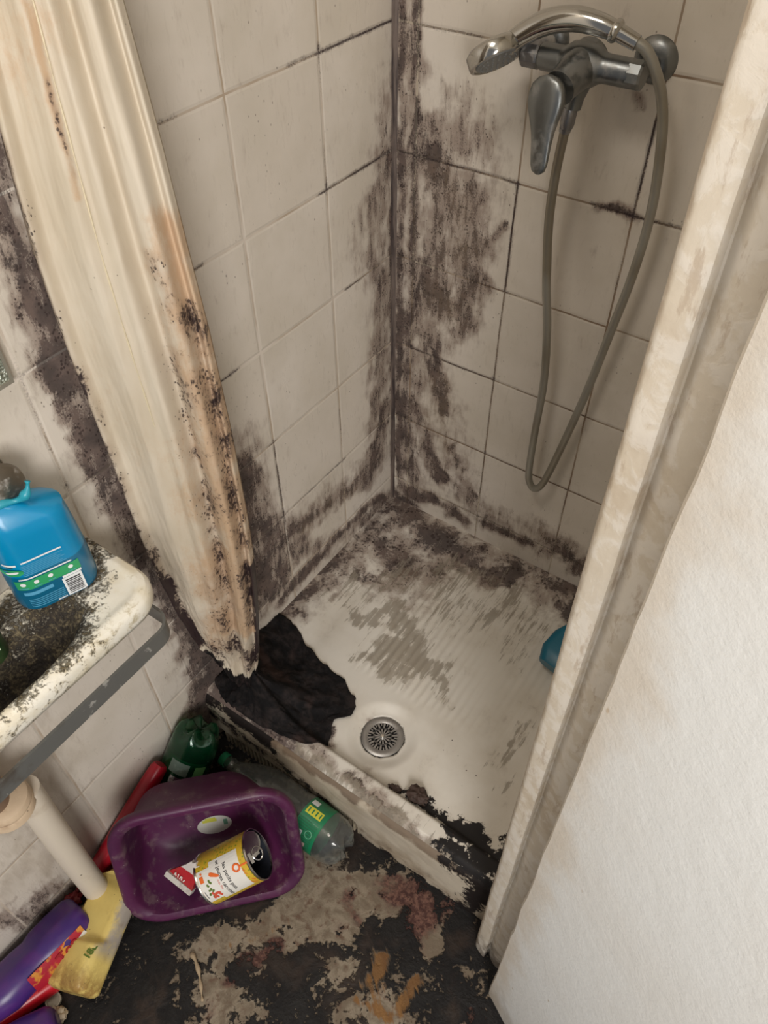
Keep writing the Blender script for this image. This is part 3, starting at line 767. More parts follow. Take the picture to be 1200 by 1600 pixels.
# blackened heap at the bottom
cx, cy = .105, -.628
HC = Vector((.098, -.645))
def hem_r(a):
    best = 0; d_ = Vector((math.cos(a), math.sin(a)))
    for (x0, y0), (x1, y1) in zip(HEM, HEM[1:] + HEM[:1]):
        e = Vector((x1 - x0, y1 - y0)); w0 = Vector((x0, y0)) - HC
        den = d_.x * e.y - d_.y * e.x
        if abs(den) < 1e-9: continue
        tt = (w0.x * e.y - w0.y * e.x) / den; uu = (w0.x * d_.y - w0.y * d_.x) / den
        if tt > 0 and -1e-6 <= uu <= 1 + 1e-6: best = max(best, tt)
    return best
V, F = [], []
NA, NR = 220, 46
for j in range(NR + 1):
    for i in range(NA):
        a = 2 * PI * i / NA; f = j / NR
        rr = hem_r(a) * f * (1 + .03 * fbm(a * 6, 3, f) * f)
        x = max(.003, HC.x + rr * math.cos(a)); y = HC.y + rr * math.sin(a)
        g = tray_z(min(TX, x), max(TY, min(0, y)))
        fl_ = 1 - f
        rid = .011 * (1 - abs(2 * ((a * 7 / (2 * PI) + .35 * fbm(a, f * 2, 1)) % 1) - 1)) + .006 * fbm(x * 30, y * 30, 2)
        z = g + .003 + .14 * fl_ ** 2.6 + rid * min(1, 2.2 * f + .2) * (1 - .55 * f) + .004 * abs(fbm(x * 60, y * 60, 4))
        if y < TY + .004: z -= min(.11, ((TY + .004 - y) ** .5) * .55); y = max(y, TY - .014 - .004 * fbm(x * 30, z * 10, 1))
        V.append((x, y, z))
for j in range(NR):
    for i in range(NA):
        k = (i + 1) % NA
        F.append((j * NA + i, j * NA + k, (j + 1) * NA + k, (j + 1) * NA + i))
t = NT('blackened_fabric'); p = t.obj(); n1 = t.noise(p, 38, 8, .66, .3); n2 = t.noise(p, 9, 3, .5)
c_ = t.mix(t.ss(n1, .42, .68), (.008, .0075, .008), (.028, .022, .021))
c_ = t.mix(t.math('MULTIPLY', t.ss(n2, .56, .68), .5), c_, (.075, .045, .038))
t.set(Base_Color=c_, Roughness=.85, Specular_IOR_Level=.15, Normal=t.bump(t.math('ADD', n1, t.noise(p, 14, 4, .5)), .7, .004))
hm = part('blackened_hem', (V, F), t.m, cur, True, None)
hm['label'] = 'black crumpled bottom of the curtain'
md = hm.modifiers.new('thickness', 'SOLIDIFY'); md.thickness = .0012; md.offset = 1
# ---------------------------------------------------------------- shower mixer
def chrome(name, col=(.21, .22, .22), rough=.33, g=.4, scale=70):
    t = NT(name); p = t.obj(); n1 = t.noise(p, scale, 6, .65); n2 = t.noise(p, scale * .2, 3, .5)
    m = t.math('MULTIPLY', t.ss(t.math('ADD', n1, t.math('MULTIPLY', n2, .7)), .82, 1.05), g)
    c = t.mix(m, col, (.38, .36, .33))
    t.set(Base_Color=c, Metallic=t.math('SUBTRACT', 1.0, t.math('MULTIPLY', m, .8)), Roughness=t.math('ADD', rough, t.math('MULTIPLY', m, .35)))
    return t.m
m_chr = chrome('dull_chrome'); m_chr2 = chrome('limescaled_chrome', (.26, .26, .27), .35, 1.0); m_hi = chrome('bright_chrome', (.50, .49, .46), .13, .12)
mx = world_thing('shower_mixer', 'dull chrome wall mixer tap with hanging lever on the tiled back wall', 'mixer tap', (.352, -.07, 1.258))
for x in (.426, .268):
    part('rosette', xf(lathe([(.0001, .012), (.012, .012), (.021, .010), (.028, .005), (.0305, .0), (.0305, -.0)], 48, False, True), T(x, 0, 1.259) @ R(PI / 2, 'X')), m_chr, mx)
def axis_x(y, z, prof, n=40, x0=0):
    return xf(lathe(prof, n), T(x0, y, z) @ R(PI / 2, 'Y'))
AY, AZ_ = -.066, 1.258
bodyp = [axis_x(AY, AZ_, [(.001, .288), (.0165, .289), (.0175, .292), (.0175, .318), (.019, .324), (.0255, .333), (.0275, .345), (.0275, .357), (.0255, .369), (.0195, .378), (.0180, .384), (.0180, .418), (.0165, .422), (.001, .422)], 48)]
# cartridge neck leaning out to the front and down
ca = Vector((.351, AY, AZ_)); cb = Vector((.346, -.128, 1.243))
bodyp.append(xf(lathe([(.001, -.02), (.0262, -.02), (.0262, .012), (.0245, .030), (.0225, .050), (.0225, .062), (.001, .062)], 48), along(ca, cb)))
# underside boss with the hose outlet
bodyp.append(xf(lathe([(.001, 0), (.022, 0), (.017, .018), (.0125, .034), (.0115, .048), (.001, .048)], 32), along((.350, AY, 1.250), (.345, AY - .004, 1.18))))
part('body', join(*bodyp), m_chr, mx, True, 40)
for x0, x1 in ((.262, .288), (.414, .436)):
    s_ = x1 - x0
    part('coupling_nut', join(axis_x(AY, AZ_, [(.001, x0), (.0165, x0), (.0185, x0 + .003), (.0185, x1 - .003), (.0165, x1), (.001, x1)], 10),
         xf(lathe([(.0105, 0), (.0105, .066)], 24), along(((x0 + x1) / 2 + (.002 if x0 > .4 else -.002), -.004, 1.259), ((x0 + x1) / 2, AY, AZ_)))), m_chr2 if x0 < .3 else m_chr, mx, True, 30)
part('hose_nut', xf(lathe([(.001, 0), (.0095, 0), (.0105, .004), (.0105, .022), (.0085, .028), (.001, .028)], 12), along((.3445, AY - .0045, 1.203), (.342, AY - .006, 1.16))), m_chr2, mx, True, 30)
# lever: round head over the cartridge narrowing to a blade that hangs down
def lever():
    rings = []
    Lz = [(0, .0015, .010), (.003, .012, .013), (.010, .0195, .015), (.020, .0232, .016), (.031, .0240, .0165), (.042, .0222, .016), (.055, .0182, .0145), (.068, .0150, .012), (.082, .0132, .010), (.096, .0122, .0085), (.108, .0112, .0075), (.116, .0085, .006), (.120, .0025, .003)]
    for d_, hw, th in Lz:
        r_ = []
        for k in range(24):
            a = 2 * PI * k / 24; ca_, sa = math.cos(a), math.sin(a)
            sx = abs(ca_) ** .75 * (1 if ca_ > 0 else -1); sy = abs(sa) ** .75 * (1 if sa > 0 else -1)
            r_.append((hw * 1.12 * sx, th * .55 * sy, d_))
        rings.append(r_)
    return skin(rings)
lz = Vector((.016, -.030, -.118)).normalized(); ly = Vector((-.10, -.96, .22)); lx = ly.cross(lz).normalized(); ly = lz.cross(lx)
part('lever', xf(lever(), basis((.336, -.139, 1.262), lx, ly, lz)), m_chr, mx, True, 50)

# ---------------------------------------------------------------- hand shower and hose
hs = world_thing('hand_shower', 'chrome hand shower lying across the mixer, its grey hose hanging in a long loop', 'hand shower', (.35, -.09, 1.30))
arc = smoothpath([(.246, -.088, 1.268), (.266, -.086, 1.285), (.297, -.084, 1.303), (.333, -.082, 1.312), (.368, -.081, 1.311), (.392, -.080, 1.306)], 8)
def arc_r(f): return .0125 + .0035 * math.sin(PI * f) - .001 * f
V, F = tube(arc, arc_r, 24)
part('handle', (V, F), m_hi, hs)
hc = Vector((.232, -.092, 1.256)); hn = Vector((.58, -.25, -.77)).normalized()
part('spray_head', xf(lathe([(.001, -.013), (.024, -.013), (.031, -.0112), (.0348, -.0075), (.0355, -.006), (.0355, .005), (.0345, .0075), (.032, .008), (.0305, .0065), (.001, .0065)], 48), along(tuple(hc), tuple(hc + hn)) @ Matrix.Diagonal((1.16, 1.16, 1.15, 1))), m_hi, hs, True, 30)
part('spray_face', xf(join(lathe([(.001, .0085), (.027, .0082), (.0275, .006)], 40, True, False), *[xf(lathe([(.0011, 0), (.0008, .002)], 6), T(r_ * math.cos(a), r_ * math.sin(a), .0083)) for r_, q_ in ((.008, 6), (.015, 12), (.022, 18)) for a in [2 * PI * i / q_ for i in range(q_)]]), along(tuple(hc), tuple(hc + hn)) @ Matrix.Diagonal((1.16, 1.16, 1.15, 1))), simple('grey_spray_plate', (.22, .22, .21), .45, 0, .5), hs)
part('collar', xf(lathe([(.001, 0), (.0135, 0), (.0145, .002), (.0145, .006), (.0125, .009), (.0105, .010), (.0095, .036), (.001, .036)], 24), along((.388, -.080, 1.308), (.425, -.078, 1.296))), m_hi, hs, True, 30)
hose = smoothpath([(.420, -.078, 1.298), (.436, -.075, 1.289), (.452, -.068, 1.264), (.464, -.058, 1.232), (.475, -.052, 1.18), (.483, -.045, 1.083), (.479, -.042, .979), (.466, -.040, .869), (.450, -.038, .742), (.429, -.036, .612), (.410, -.036, .508), (.399, -.037, .464), (.386, -.038, .448), (.374, -.040, .462), (.369, -.043, .50),
                  (.368, -.045, .597), (.368, -.046, .722), (.358, -.048, .829), (.343, -.050, .923), (.332, -.053, 1.021), (.333, -.060, 1.101), (.3415, -.0705, 1.176)], 16)
t = NT('grey_ribbed_hose')
p = t.obj(); n1 = t.noise(p, 50, 5, .6)
c_ = t.mix(t.ss(t.noise(p, 6, 2, .5), .42, .6), (.36, .345, .30), (.27, .24, .185))
t.set(Base_Color=c_, Roughness=.33, Metallic=.55)
V, F = tube(hose, .0073, 14)
part('hose', (V, F), t.m, hs)
part('ferrule', tube([hose[-3], hose[-2], hose[-1]], .0085, 16), m_chr2, hs)

# ---------------------------------------------------------------- wash basin and its bracket
SZ = .775
t = NT('filthy_ceramic'); p = t.pos(); A = t.attr(); n1 = t.noise(p, 60, 9, .68, .4); n2 = t.noise(p, 16, 5, .6); n3 = t.noise(p, 260, 4, .6)
c_ = t.mix(t.ss(n2, .4, .62), (.80, .76, .66), (.72, .65, .50))
c_ = t.mix(t.math('MULTIPLY', t.ss(t.math('ADD', A['Blue'], t.math('MULTIPLY', t.math('SUBTRACT', n1, .5), 1.8)), .35, .7), .75), c_, (.42, .34, .19))
k_ = t.math('ADD', A['Red'], t.math('ADD', t.math('MULTIPLY', t.math('SUBTRACT', n1, .5), 1.7), t.math('MULTIPLY', t.math('SUBTRACT', n3, .5), 1.0)))
km = t.math('MULTIPLY', t.ss(k_, .40, .72), t.ss(A['Red'], .03, .15))
c_ = t.mix(km, c_, t.mix(t.ss(n1, .40, .66), (.018, .013, .010), t.mix(t.ss(n3, .45, .6), (.06, .045, .028), (.20, .16, .09))))
t.set(Base_Color=c_, Roughness=t.math('ADD', .25, t.math('MULTIPLY', km, .4)))
t.set(Normal=t.bump(t.math('ADD', t.math('MULTIPLY', n1, t.math('ADD', km, .15)), t.math('MULTIPLY', n3, km)), .8, .005))
m_cer = t.m
sink = world_thing('wash_basin', 'small white wash basin on the left wall, bowl crusted with dark mould', 'wash basin', (0, -1.03, .70))
SY0, SY1, SXF = -1.245, -.800, .170
def sink_outline(inset=0.0, n=14):
    r_ = .050 - inset * .3
    P_ = [(0.001, SY1 - inset), (.04, SY1 - inset), (.08, SY1 - inset)]
    for k in range(n + 1):
        a = PI / 2 - PI / 2 * k / n
        P_.append((SXF - inset - r_ + r_ * math.cos(a), SY1 - inset - r_ * 1.0 + r_ * math.sin(a)))
    m_ = (SY0 + SY1) / 2
    for k in range(1, 14):
        y = SY1 - inset - r_ + (SY0 - SY1 + 2 * (inset + r_)) * k / 14
        P_.append((SXF - inset - .012 * math.sin(PI * k / 14) * 0, y))
    for k in range(n + 1):
        a = 0 - PI / 2 * k / n
        P_.append((SXF - inset - r_ + r_ * math.cos(a), SY0 + inset + r_ + r_ * math.sin(a)))
    P_ += [(.08, SY0 + inset), (.04, SY0 + inset), (.001, SY0 + inset)]
    return P_
rings = [[(x, y, z) for x, y in sink_outline(i_)] for i_, z in ((.09, .66), (.075, .69), (.045, .715), (.014, .738), (.003, .742), (.0, .752), (.0, .766), (.002, .772), (.005, SZ + .0005))]
V1, F1 = skin(rings, True, True, False)
# deck and bowl
def bowl(a, b):
    x = .001 + (SXF - .006) * a; y = SY1 - .005 + (SY0 - SY1 + .010) * b
    return x, y
OUT = sink_outline(.005)
def inside_d(x, y):
    r_ = .048; dx = SXF - .005 - x; d0 = SY1 - .005 - y; d1 = y - SY0 - .005
    d_ = min(dx, d0, d1)
    dy = min(d0, d1)
    if dx < r_ and dy < r_: d_ = r_ - math.hypot(r_ - dx, r_ - dy)
    return d_
def deck_z(x, y):
    ex = (x - .098) / .052; ey = (y + 1.045) / .165
    q_ = (abs(ex) ** 2.6 + abs(ey) ** 2.6) ** (1 / 2.6)
    z = SZ - .095 * (1 - sstep(q_, .15, 1.0)) ** .8
    lip = .003 * math.exp(-((inside_d(x, y) - .010) / .008) ** 2)
    return z + lip + (.0015 * fbm(x * 60, y * 60, 1) + .0012 * fbm(x * 160, y * 160, 1)) * (1 - sstep(q_, .7, 1.35))
NU, NV = 70, 180
V2, F2 = [], []
for j in range(NV + 1):
    for i in range(NU + 1):
        y = SY1 - .005 + (SY0 - SY1 + .010) * j / NV
        d0 = min(SY1 - .005 - y, y - SY0 - .005); r_ = .048
        xm = SXF - .005 - (r_ - math.sqrt(max(0, r_ * r_ - (r_ - d0) ** 2)) if d0 < r_ else 0)
        x = .001 + (xm - .001) * i / NU
        z = deck_z(x, y) if 0 < i < NU and 0 < j < NV else SZ + .0005
        V2.append((x, y, z))
F2 = [(j * (NU + 1) + i, j * (NU + 1) + i + 1, (j + 1) * (NU + 1) + i + 1, (j + 1) * (NU + 1) + i) for j in range(NV) for i in range(NU)]
sb = part('basin', join((V1, F1), (V2, F2)), m_cer, sink, True, 60)
SINKP = [('R', [(.10, -1.24), (.10, -1.10), (.10, -.93)], .060, 1.1), ('R', [(.03, -1.0), (.03, -.86), (.05, -.82)], .035, .62), ('R', [(.09, -.86), (.07, -.84)], .030, .52), ('R', [(.005, -.81), (.04, -.806)], .012, .5),
         ('B', [(.165, -1.2), (.165, -.85)], .02, .42), ('B', [(.10, -.88), (.13, -.9)], .04, .5), ('B', [(.15, -.83), (.12, -.81)], .02, .25), ('B', [(.15, -.84), (.16, -.9)], .012, .3)]
paint(sb, 0, 1, [(ch, [(a, b + 1.03) for a, b in pts], w_, s_) for ch, pts, w_, s_ in SINKP])

t = NT('grey_painted_steel'); p = t.obj(); n1 = t.noise(p, 40, 6, .6)
c_ = t.mix(t.ss(n1, .60, .66), (.155, .155, .145), (.42, .41, .38))
c_ = t.mix(t.ss(t.noise(p, 14, 4, .6), .55, .7), c_, (.10, .085, .07))
t.set(Base_Color=c_, Roughness=.42, Metallic=.35)
br = world_thing('basin_bracket', 'flat grey steel bar running round beneath the wash basin', 'bracket', (0, -1.03, .68))
bp_ = [(.001, -.812), (.05, -.812), (.12, -.812), (.148, -.812)]
for k in range(1, 9):
    a = PI / 2 - PI / 2 * k / 8; bp_.append((.150 + .028 * math.cos(a), -.840 + .028 * math.sin(a)))
bp_ += [(.178, -.9), (.178, -1.0), (.178, -1.1), (.178, -1.24)]
def strip(pts, z0, z1, th):
    rings = []
    for i, p_ in enumerate(pts):
        a = Vector(pts[max(0, i - 1)]); b = Vector(pts[min(len(pts) - 1, i + 1)]); d_ = (b - a).normalized(); n_ = Vector((-d_.y, d_.x))
        q = Vector(p_); o1 = q + n_ * th / 2; o2 = q - n_ * th / 2
        rings.append([(o1.x, o1.y, z0), (o2.x, o2.y, z0), (o2.x, o2.y, z1), (o1.x, o1.y, z1)])
    return skin(rings)
part('bar', strip(bp_, .682, .714, .004), t.m, br, True, 35)

# ---------------------------------------------------------------- waste trap and pipe
tr = world_thing('waste_pipe', 'dirty cream plastic waste trap and pipe running down the wall under the basin', 'pipe', (.062, -1.075, .05))
m_pipe = simple('dirty_cream_pipe', (.66, .58, .47), .5, 0, .6, (.36, .25, .15), 22)
m_cup = simple('rusty_cream_trap', (.62, .47, .32), .5, 0, .8, (.30, .17, .09), 26, .001, 80)
part('pipe', tube([(.062, -1.078, .02), (.062, -1.076, .20), (.062, -1.072, .36), (.062, -1.068, .485)], .0225, 28), m_pipe, tr)
part('trap_cup', xf(lathe([(.001, -.002), (.030, 0), (.040, .004), (.0445, .010), (.0445, .026), (.043, .029), (.0445, .032), (.0445, .036), (.042, .046), (.032, .052), (.001, .052)], 40), T(.062, -1.098, .468) @ Matrix.Scale(.86, 4)), m_cup, tr, True, 35)
part('trap_neck', xf(lathe([(.022, 0), (.022, .05), (.028, .052), (.028, .075), (.018, .08), (.018, .15)], 28), T(.060, -1.108, .510)), simple('brown_trap_neck', (.20, .13, .09), .4, .3, .5), tr, True, 35)

vl = world_thing('stop_valve', 'small greenish stop valve with a red handle on the wall below the basin', 'valve', (.02, -1.00, .60))
m_vg = simple('greenish_old_brass', (.30, .29, .20), .5, .4, .8, (.16, .12, .07), 60)
part('valve_body', xf(lathe([(.001, 0), (.010, .0), (.010, .018), (.0155, .022), (.0165, .034), (.013, .042), (.001, .044)], 20), T(.002, -1.006, .610) @ R(PI / 2, 'Y')), m_vg, vl)
part('handle', xf(loft([(0, .012, .014, .004), (.030, .016, .016, .006), (.036, .010, .010, .004)], 4), T(.034, -1.020, .605) @ R(PI * .56, 'X')), simple('red_valve_plastic', (.36, .02, .025), .4, 0, .3), vl)[('label')] = 'red handle'
# frosted glass bathroom cabinet corner at the left edge of the view
t = NT('mottled_silver_glass'); p = t.obj()
vv = t.voro(p, 260); n1 = t.noise(p, 180, 4, .7)
t.set(Base_Color=t.mix(t.ss(vv, .2, .6), (.62, .66, .58), (.26, .28, .22)), Roughness=.25, Metallic=.5, Normal=t.bump(t.math('ADD', vv, n1), .9, .003))
pl = world_thing('mottled_panel', 'mottled grey-green glass panel fixed to the wall above the basin', 'panel', (.004, -.90, 1.12))
part('pane', box(.004, .009, -1.05, -.812, 1.056, 1.30), t.m, pl, False)
part('frame', join(box(.001, .011, -1.05, -.808, 1.051, 1.056), box(.001, .011, -.812, -.808, 1.056, 1.30)), simple('grey_panel_edge', (.30, .28, .23), .4, .4, .5), pl, False)
# grey wall tap behind the bottle
tp = world_thing('wall_tap', 'dull grey-brown round tap knob on the wall just behind the blue bottle', 'tap', (.001, -.895, .955))
m_tap = chrome('soiled_tap', (.26, .23, .19), .5, 1.0)
part('tap_body', xf(lathe([(.001, .030), (.016, .030), (.018, .026), (.018, .010), (.034, .008), (.036, .004), (.036, 0), (.001, 0)], 40), T(.001, -.895, .955) @ R(PI / 2, 'Y')), m_tap, tp, True, 35)
part('tap_knob', xf(lathe([(.001, 0), (.020, 0), (.034, .004), (.038, .012), (.036, .020), (.026, .028), (.001, .032)], 40), T(.029, -.895, .955) @ R(PI / 2, 'Y') @ Matrix.Diagonal((1, 1, .8, 1))), m_tap, tp, True, 35)
# ---------------------------------------------------------------- purple washing-up tub
tC, tu, tv, tn = Vector((.2284, -.9299, .1335)), Vector((.689, .725, -.005)), Vector((-.271, .265, .925)), Vector((.672, -.636, .379))
TM = basis((0, 0, 0), tu, tv, tn); TM = TM
t = NT('dusty_purple_plastic'); p = t.obj(); n1 = t.noise(p, 34, 7, .65); n2 = t.noise(p, 9, 4, .6)
c_ = t.mix(t.ss(n2, .4, .65), (.080, .012, .054), (.060, .011, .046))
c_ = t.mix(t.math('MULTIPLY', t.ss(n1, .50, .68), .38), c_, (.21, .15, .145))
c_ = t.mix(t.math('MULTIPLY', t.ss(t.voro(p, 130), .10, .05), t.ss(n1, .45, .6)), c_, (.5, .45, .42))
t.set(Base_Color=c_, Roughness=t.math('ADD', .34, t.math('MULTIPLY', n1, .25)), Normal=t.bump(n1, .25, .001))
m_pur = t.m
tub = world_thing('washing_up_tub', 'purple plastic washing-up tub tipped on its side on the floor', 'tub', tuple(tC))
tub.rotation_euler = TM.to_3x3().to_euler()
TW, TH = .337, .262
secs_out = [(-.129, .17, .125, .045, -.032, 0), (-.126, .205, .155, .06, -.028, .005), (-.113, .235, .182, .07, -.018, .008), (-.04, .286, .226, .066, -.003, 0), (-.022, .302, .236, .062)]
outer = secs_out
lip = [(-.020, TW - .004, TH - .004, .066), (-.012, TW + .001, TH + .001, .068), (-.004, TW, TH, .068), (0, TW - .006, TH - .006, .065), (.0005, TW - .018, TH - .018, .060), (-.003, TW - .036, TH - .036, .056), (-.010, .290, .224, .054)]
inner = [(-.03, .286, .220, .052), (-.070, .256, .194, .055, -.008, 0), (-.100, .232, .174, .060, -.018, .006), (-.112, .212, .158, .058, -.024, .005), (-.1205, .182, .132, .045, -.027, .003), (-.121, .05, .04, .01, -.027, .003)]
V, F = loft(outer + lip + inner, 10, True, True)
def warp(v):
    x, y, z = v
    k = (z + .13) / .13
    return (x + .002 * fbm(x * 8, y * 8, z * 8), y + .004 * k * (1 - (x / .17) ** 2) * (1 if y > 0 else -.3), z + .0035 * k * math.cos(x * 9))
V = [warp(v) for v in V]
part('tub_body', (V, F), m_pur, tub, True, 50, False)
m_stick = simple('worn_white_sticker', (.50, .49, .44), .5, 0, .4)
def disc(a, b, z, n=36, x0=0, y0=0): return [(x0, y0, z)] + [(x0 + a * math.cos(2 * PI * k / n), y0 + b * math.sin(2 * PI * k / n), z) for k in range(n)], [(0, k + 1, (k + 1) % n + 1) for k in range(n)]
def ellipse_slab(a, b, z0, z1, n=36): return skin([[(a * math.cos(2 * PI * k / n), b * math.sin(2 * PI * k / n), z) for k in range(n)] for z in (z0, z1)])
st_ = part('sticker', xf(ellipse_slab(.034, .0225, 0, .0004), T(.002, -.036, -.1194) @ R(.05, 'Z')), m_stick, tub, False, None, False)
part('yellow_band', xf(join(box(-.022, .006, .009, .0155, .0005, .0008), box(-.016, .004, .0155, .0195, .0005, .0008)), Matrix()), simple('sticker_yellow', (.45, .44, .06), .5), st_, False, None, False).matrix_local = T(.002, -.036, -.1194)
part('green_mark', box(.018, .026, -.004, .010, .0005, .0008), simple('sticker_green', (.10, .22, .15), .5), st_, False, None, False).matrix_local = T(.002, -.036, -.1194)

# ---------------------------------------------------------------- tin of peas and carrots inside the tub
rv, uv_, bv = Vector((.823, .568, -.0042)), Vector((-.4123, .6025, .6833)), Vector((.3907, -.5607, .7301))
ca = (.945 * (.870 * rv + .493 * uv_) + .14 * bv).normalized()
cxv = (bv - ca * bv.dot(ca)).normalized(); cyv = ca.cross(cxv)
CAN = thing('food_can', 'opened vegetable tin with yellow and white label lying in the purple tub', 'tin can', (.2535, -.905, .082))
CAN.rotation_euler = basis((0, 0, 0), cxv, cyv, ca).to_3x3().to_euler()
CR, CH = .0485, .114
m_tin = simple('bright_tin', (.75, .73, .68), .20, 1.0, .3)
m_tin_in = simple('dark_tin_inside', (.035, .04, .055), .45, .6)
t = NT('printed_can_yellow'); p = t.obj(); q = t.sep(p)
ang = t.math('MULTIPLY', t.math('ARCTAN2', q[1], q[0]), CR); uvw = t.comb(ang, q[2], 0)
d = t.voro(uvw, 150, rnd=.8); w_ = t.voro(uvw, 150, out='Color', rnd=.8)
c_ = t.mix(t.ss(d, .42, .34), (.62, .40, .035), (.40, .36, .03))
c_ = t.mix(t.ss(d, .26, .20), c_, (.25, .25, .02))
cr = t.noise(t.map(t.map(uvw, (1, 1, 1), (0, 0, .9)), (75, 14, 1)), 1.0, 2, .5)
c_ = t.mix(t.ss(cr, .60, .63), c_, (.62, .17, .02))
t.set(Base_Color=c_, Roughness=.32)
m_can = t.m
part('can_body', lathe([(CR - .004, -CH / 2), (CR - .001, -CH / 2), (CR, -CH / 2 + .0015), (CR, -CH / 2 + .003), (CR - .0012, -CH / 2 + .005), (CR - .0012, CH / 2 - .005), (CR, CH / 2 - .003), (CR, CH / 2 - .001), (CR - .0012, CH / 2), (CR - .0025, CH / 2 - .001), (CR - .003, CH / 2 - .006)], 64, False, False), m_tin, CAN, True, 30, False)
part('label_wrap', lathe([(CR - .0008, -CH / 2 + .0055), (CR - .0008, CH / 2 - .0055)], 72, False, False), m_can, CAN, True, None, False)
part('inside', lathe([(CR - .003, CH / 2 - .004), (CR - .003, -CH / 2 + .003), (.0001, -CH / 2 + .003)], 48, False, False), m_tin_in, CAN, True, 30, False)
part('end_plate', lathe([(.0001, -CH / 2 + .002), (CR - .006, -CH / 2 + .002), (CR - .004, -CH / 2)], 48, False, False), m_tin, CAN, True, 30, False)
# bent ring-pull lid hanging in the mouth of the tin
lid = part('lid', xf(join(lathe([(.0001, .0006), (.023, .0006), (.027, .002), (.028, .0)], 40, False, False)), T(-.004, -.018, CH / 2 - .012) @ R(.5, 'Y') @ R(-.3, 'X')), m_tin, CAN, True, 30, False)
part('ring_pull', xf(join(tube([(.010 * math.cos(2 * PI * k / 20), .013 * math.sin(2 * PI * k / 20), 0) for k in range(21)], .0013, 8), box(-.004, .018, -.003, .003, -.001, .001), box(.012, .018, -.010, .010, -.001, .0012)), T(.006, -.004, CH / 2 + .001) @ R(.8, 'Y')), m_tin, lid, True, 40, False).matrix_local = Matrix()
def wrap(pt, r_, a0, z0, R0=CR):
    """flat x,y drawing wrapped on the tin: x runs round it, y up its axis"""
    return [((r_ + z) * math.cos(a0 + x / R0), (r_ + z) * math.sin(a0 + x / R0), z0 + y) for x, y, z in pt[0]], pt[1]
def flat(w_, h_, nx=14, z=0.0):
    return grid(nx, 1, lambda a, b: ((a - .5) * w_, (b - .5) * h_, z))
def col(name, c, r_=.45): return simple(name, c, r_)
m_wh = col('label_white', (.74, .71, .65)); m_bk = col('label_black', (.02, .018, .02)); m_or = col('label_orange', (.75, .14, .02)); m_gn = col('label_green', (.10, .16, .02)); m_pk = col('label_red', (.62, .09, .05)); m_tq = col('label_teal', (.05, .16, .12))
def on_can(name, pt, mat, parent, a0=0, z0=0, lift=.0004):
    return part(name, wrap(pt, CR - .0008 + lift, a0, z0), mat, parent, False, None, False)
wp = on_can('white_panel', flat(.082, .062), m_wh, CAN, -.04, .008, .0003)
on_can('white_panel', flat(.066, .034), m_wh, CAN, -.02, -.034, .00028)
on_can('label_text', text_mesh('les petits pois', .0105, .00005, 'CENTER', .00012), m_bk, wp, -.02, .0085, .0005)
on_can('label_text', text_mesh('et jeunes carottes', .0105, .00005, 'CENTER', .00012), m_bk, wp, -.02, -.0045, .0005)
on_can('small_text', text_mesh('très fins', .0065, .00005), m_pk, wp, .08, -.0125, .0005)
spoon = join(tube([(.0065 * math.cos(2 * PI * k / 20), .0065 * math.sin(2 * PI * k / 20), 0) for k in range(21)], .0020, 6), box(-.0016, .0016, .006, .024, -.0003, .0003))
on_can('spoon_mark', spoon, m_or, wp, -.22, .030, .0005)
on_can('carrot_picture', xf(loft([(0, .004, .0006, .0002), (.004, .0075, .0006, .0002), (.016, .006, .0006, .0002), (.021, .003, .0006, .0002)], 3), T(-.022, -.026, 0) @ R(-PI / 2, 'X') @ R(.5, 'Y')), m_or, CAN, 0, 0, .0006)
pv = []
random.seed(3)
for k in range(16): pv.append(disc(.0022, .0022, .0, 10, -.010 + k * .0021 + random.uniform(-.003, .003), -.030 + random.uniform(-.006, .005) - k * .0004))
on_can('pea_picture', join(*pv), m_gn, CAN, 0, 0, .0006)
cvv = [disc(.0032, .0026, 0, 10, .018 + random.uniform(-.007, .007), -.030 + random.uniform(-.008, .008)) for k in range(11)]
on_can('carrot_picture', join(*cvv), m_pk, CAN, 0, 0, .0008)
on_can('score_box', join(xf(flat(.012, .008, 4), T(-.018, -.043, 0)), xf(flat(.004, .004, 2), T(-.028, -.042, 0))), m_or, CAN, 0, 0, .0007)
on_can('small_mark', xf(flat(.016, .0012, 4), T(.012, -.047, 0)), m_bk, CAN, 0, 0, .0007)
# ---------------------------------------------------------------- torn red carton
t = NT('torn_red_carton'); p = t.obj(); q = t.sep(p); n1 = t.noise(p, 60, 5, .6)
c_ = t.mix(t.ss(t.math('ADD', q[1], t.math('MULTIPLY', n1, .006)), .0155, .017), (.42, .012, .02), (.60, .55, .52))
c_ = t.grime(c_, p, .5, (.12, .08, .06), 50)
t.set(Base_Color=c_, Roughness=.45, Normal=t.bump(n1, .5, .001))
pk = thing('torn_carton', 'torn red and white carton corner beside the tin in the purple tub', 'carton', (.188, -.972, .083))
pk.rotation_euler = basis((0, 0, 0), (.88 * rv - .34 * uv_ + .25 * bv), (.3 * rv + .95 * uv_), bv).to_3x3().to_euler()
tri = [(-.033, -.008), (.027, -.018), (.027, .020), (.024, .034), (.019, .030), (.015, .036), (.010, .031), (.006, .033), (-.004, .020)]
rings = [[(x, y, z + .003 * math.sin(x * 60)) for x, y in tri] for z in (-.010, .0)]
part('carton_panel', skin(rings), t.m, pk, False, None, False)
part('carton_edge', xf(box(-.034, .028, -.0055, .0050, -.012, .0035), T(0, -.0155, 0) @ R(-.165, 'Z')), simple('grey_carton_edge', (.55, .52, .47), .6, 0, .6, (.2, .12, .1), 60), pk, False, None, False)
wr = [xf(box(-.001, .001, 0, random.uniform(.004, .007), 0, .0004), T(-.016 + k * .0042, -.004 - k * .0008, .0028) @ R(random.uniform(-.5, .5), 'Z')) for k in range(6)]
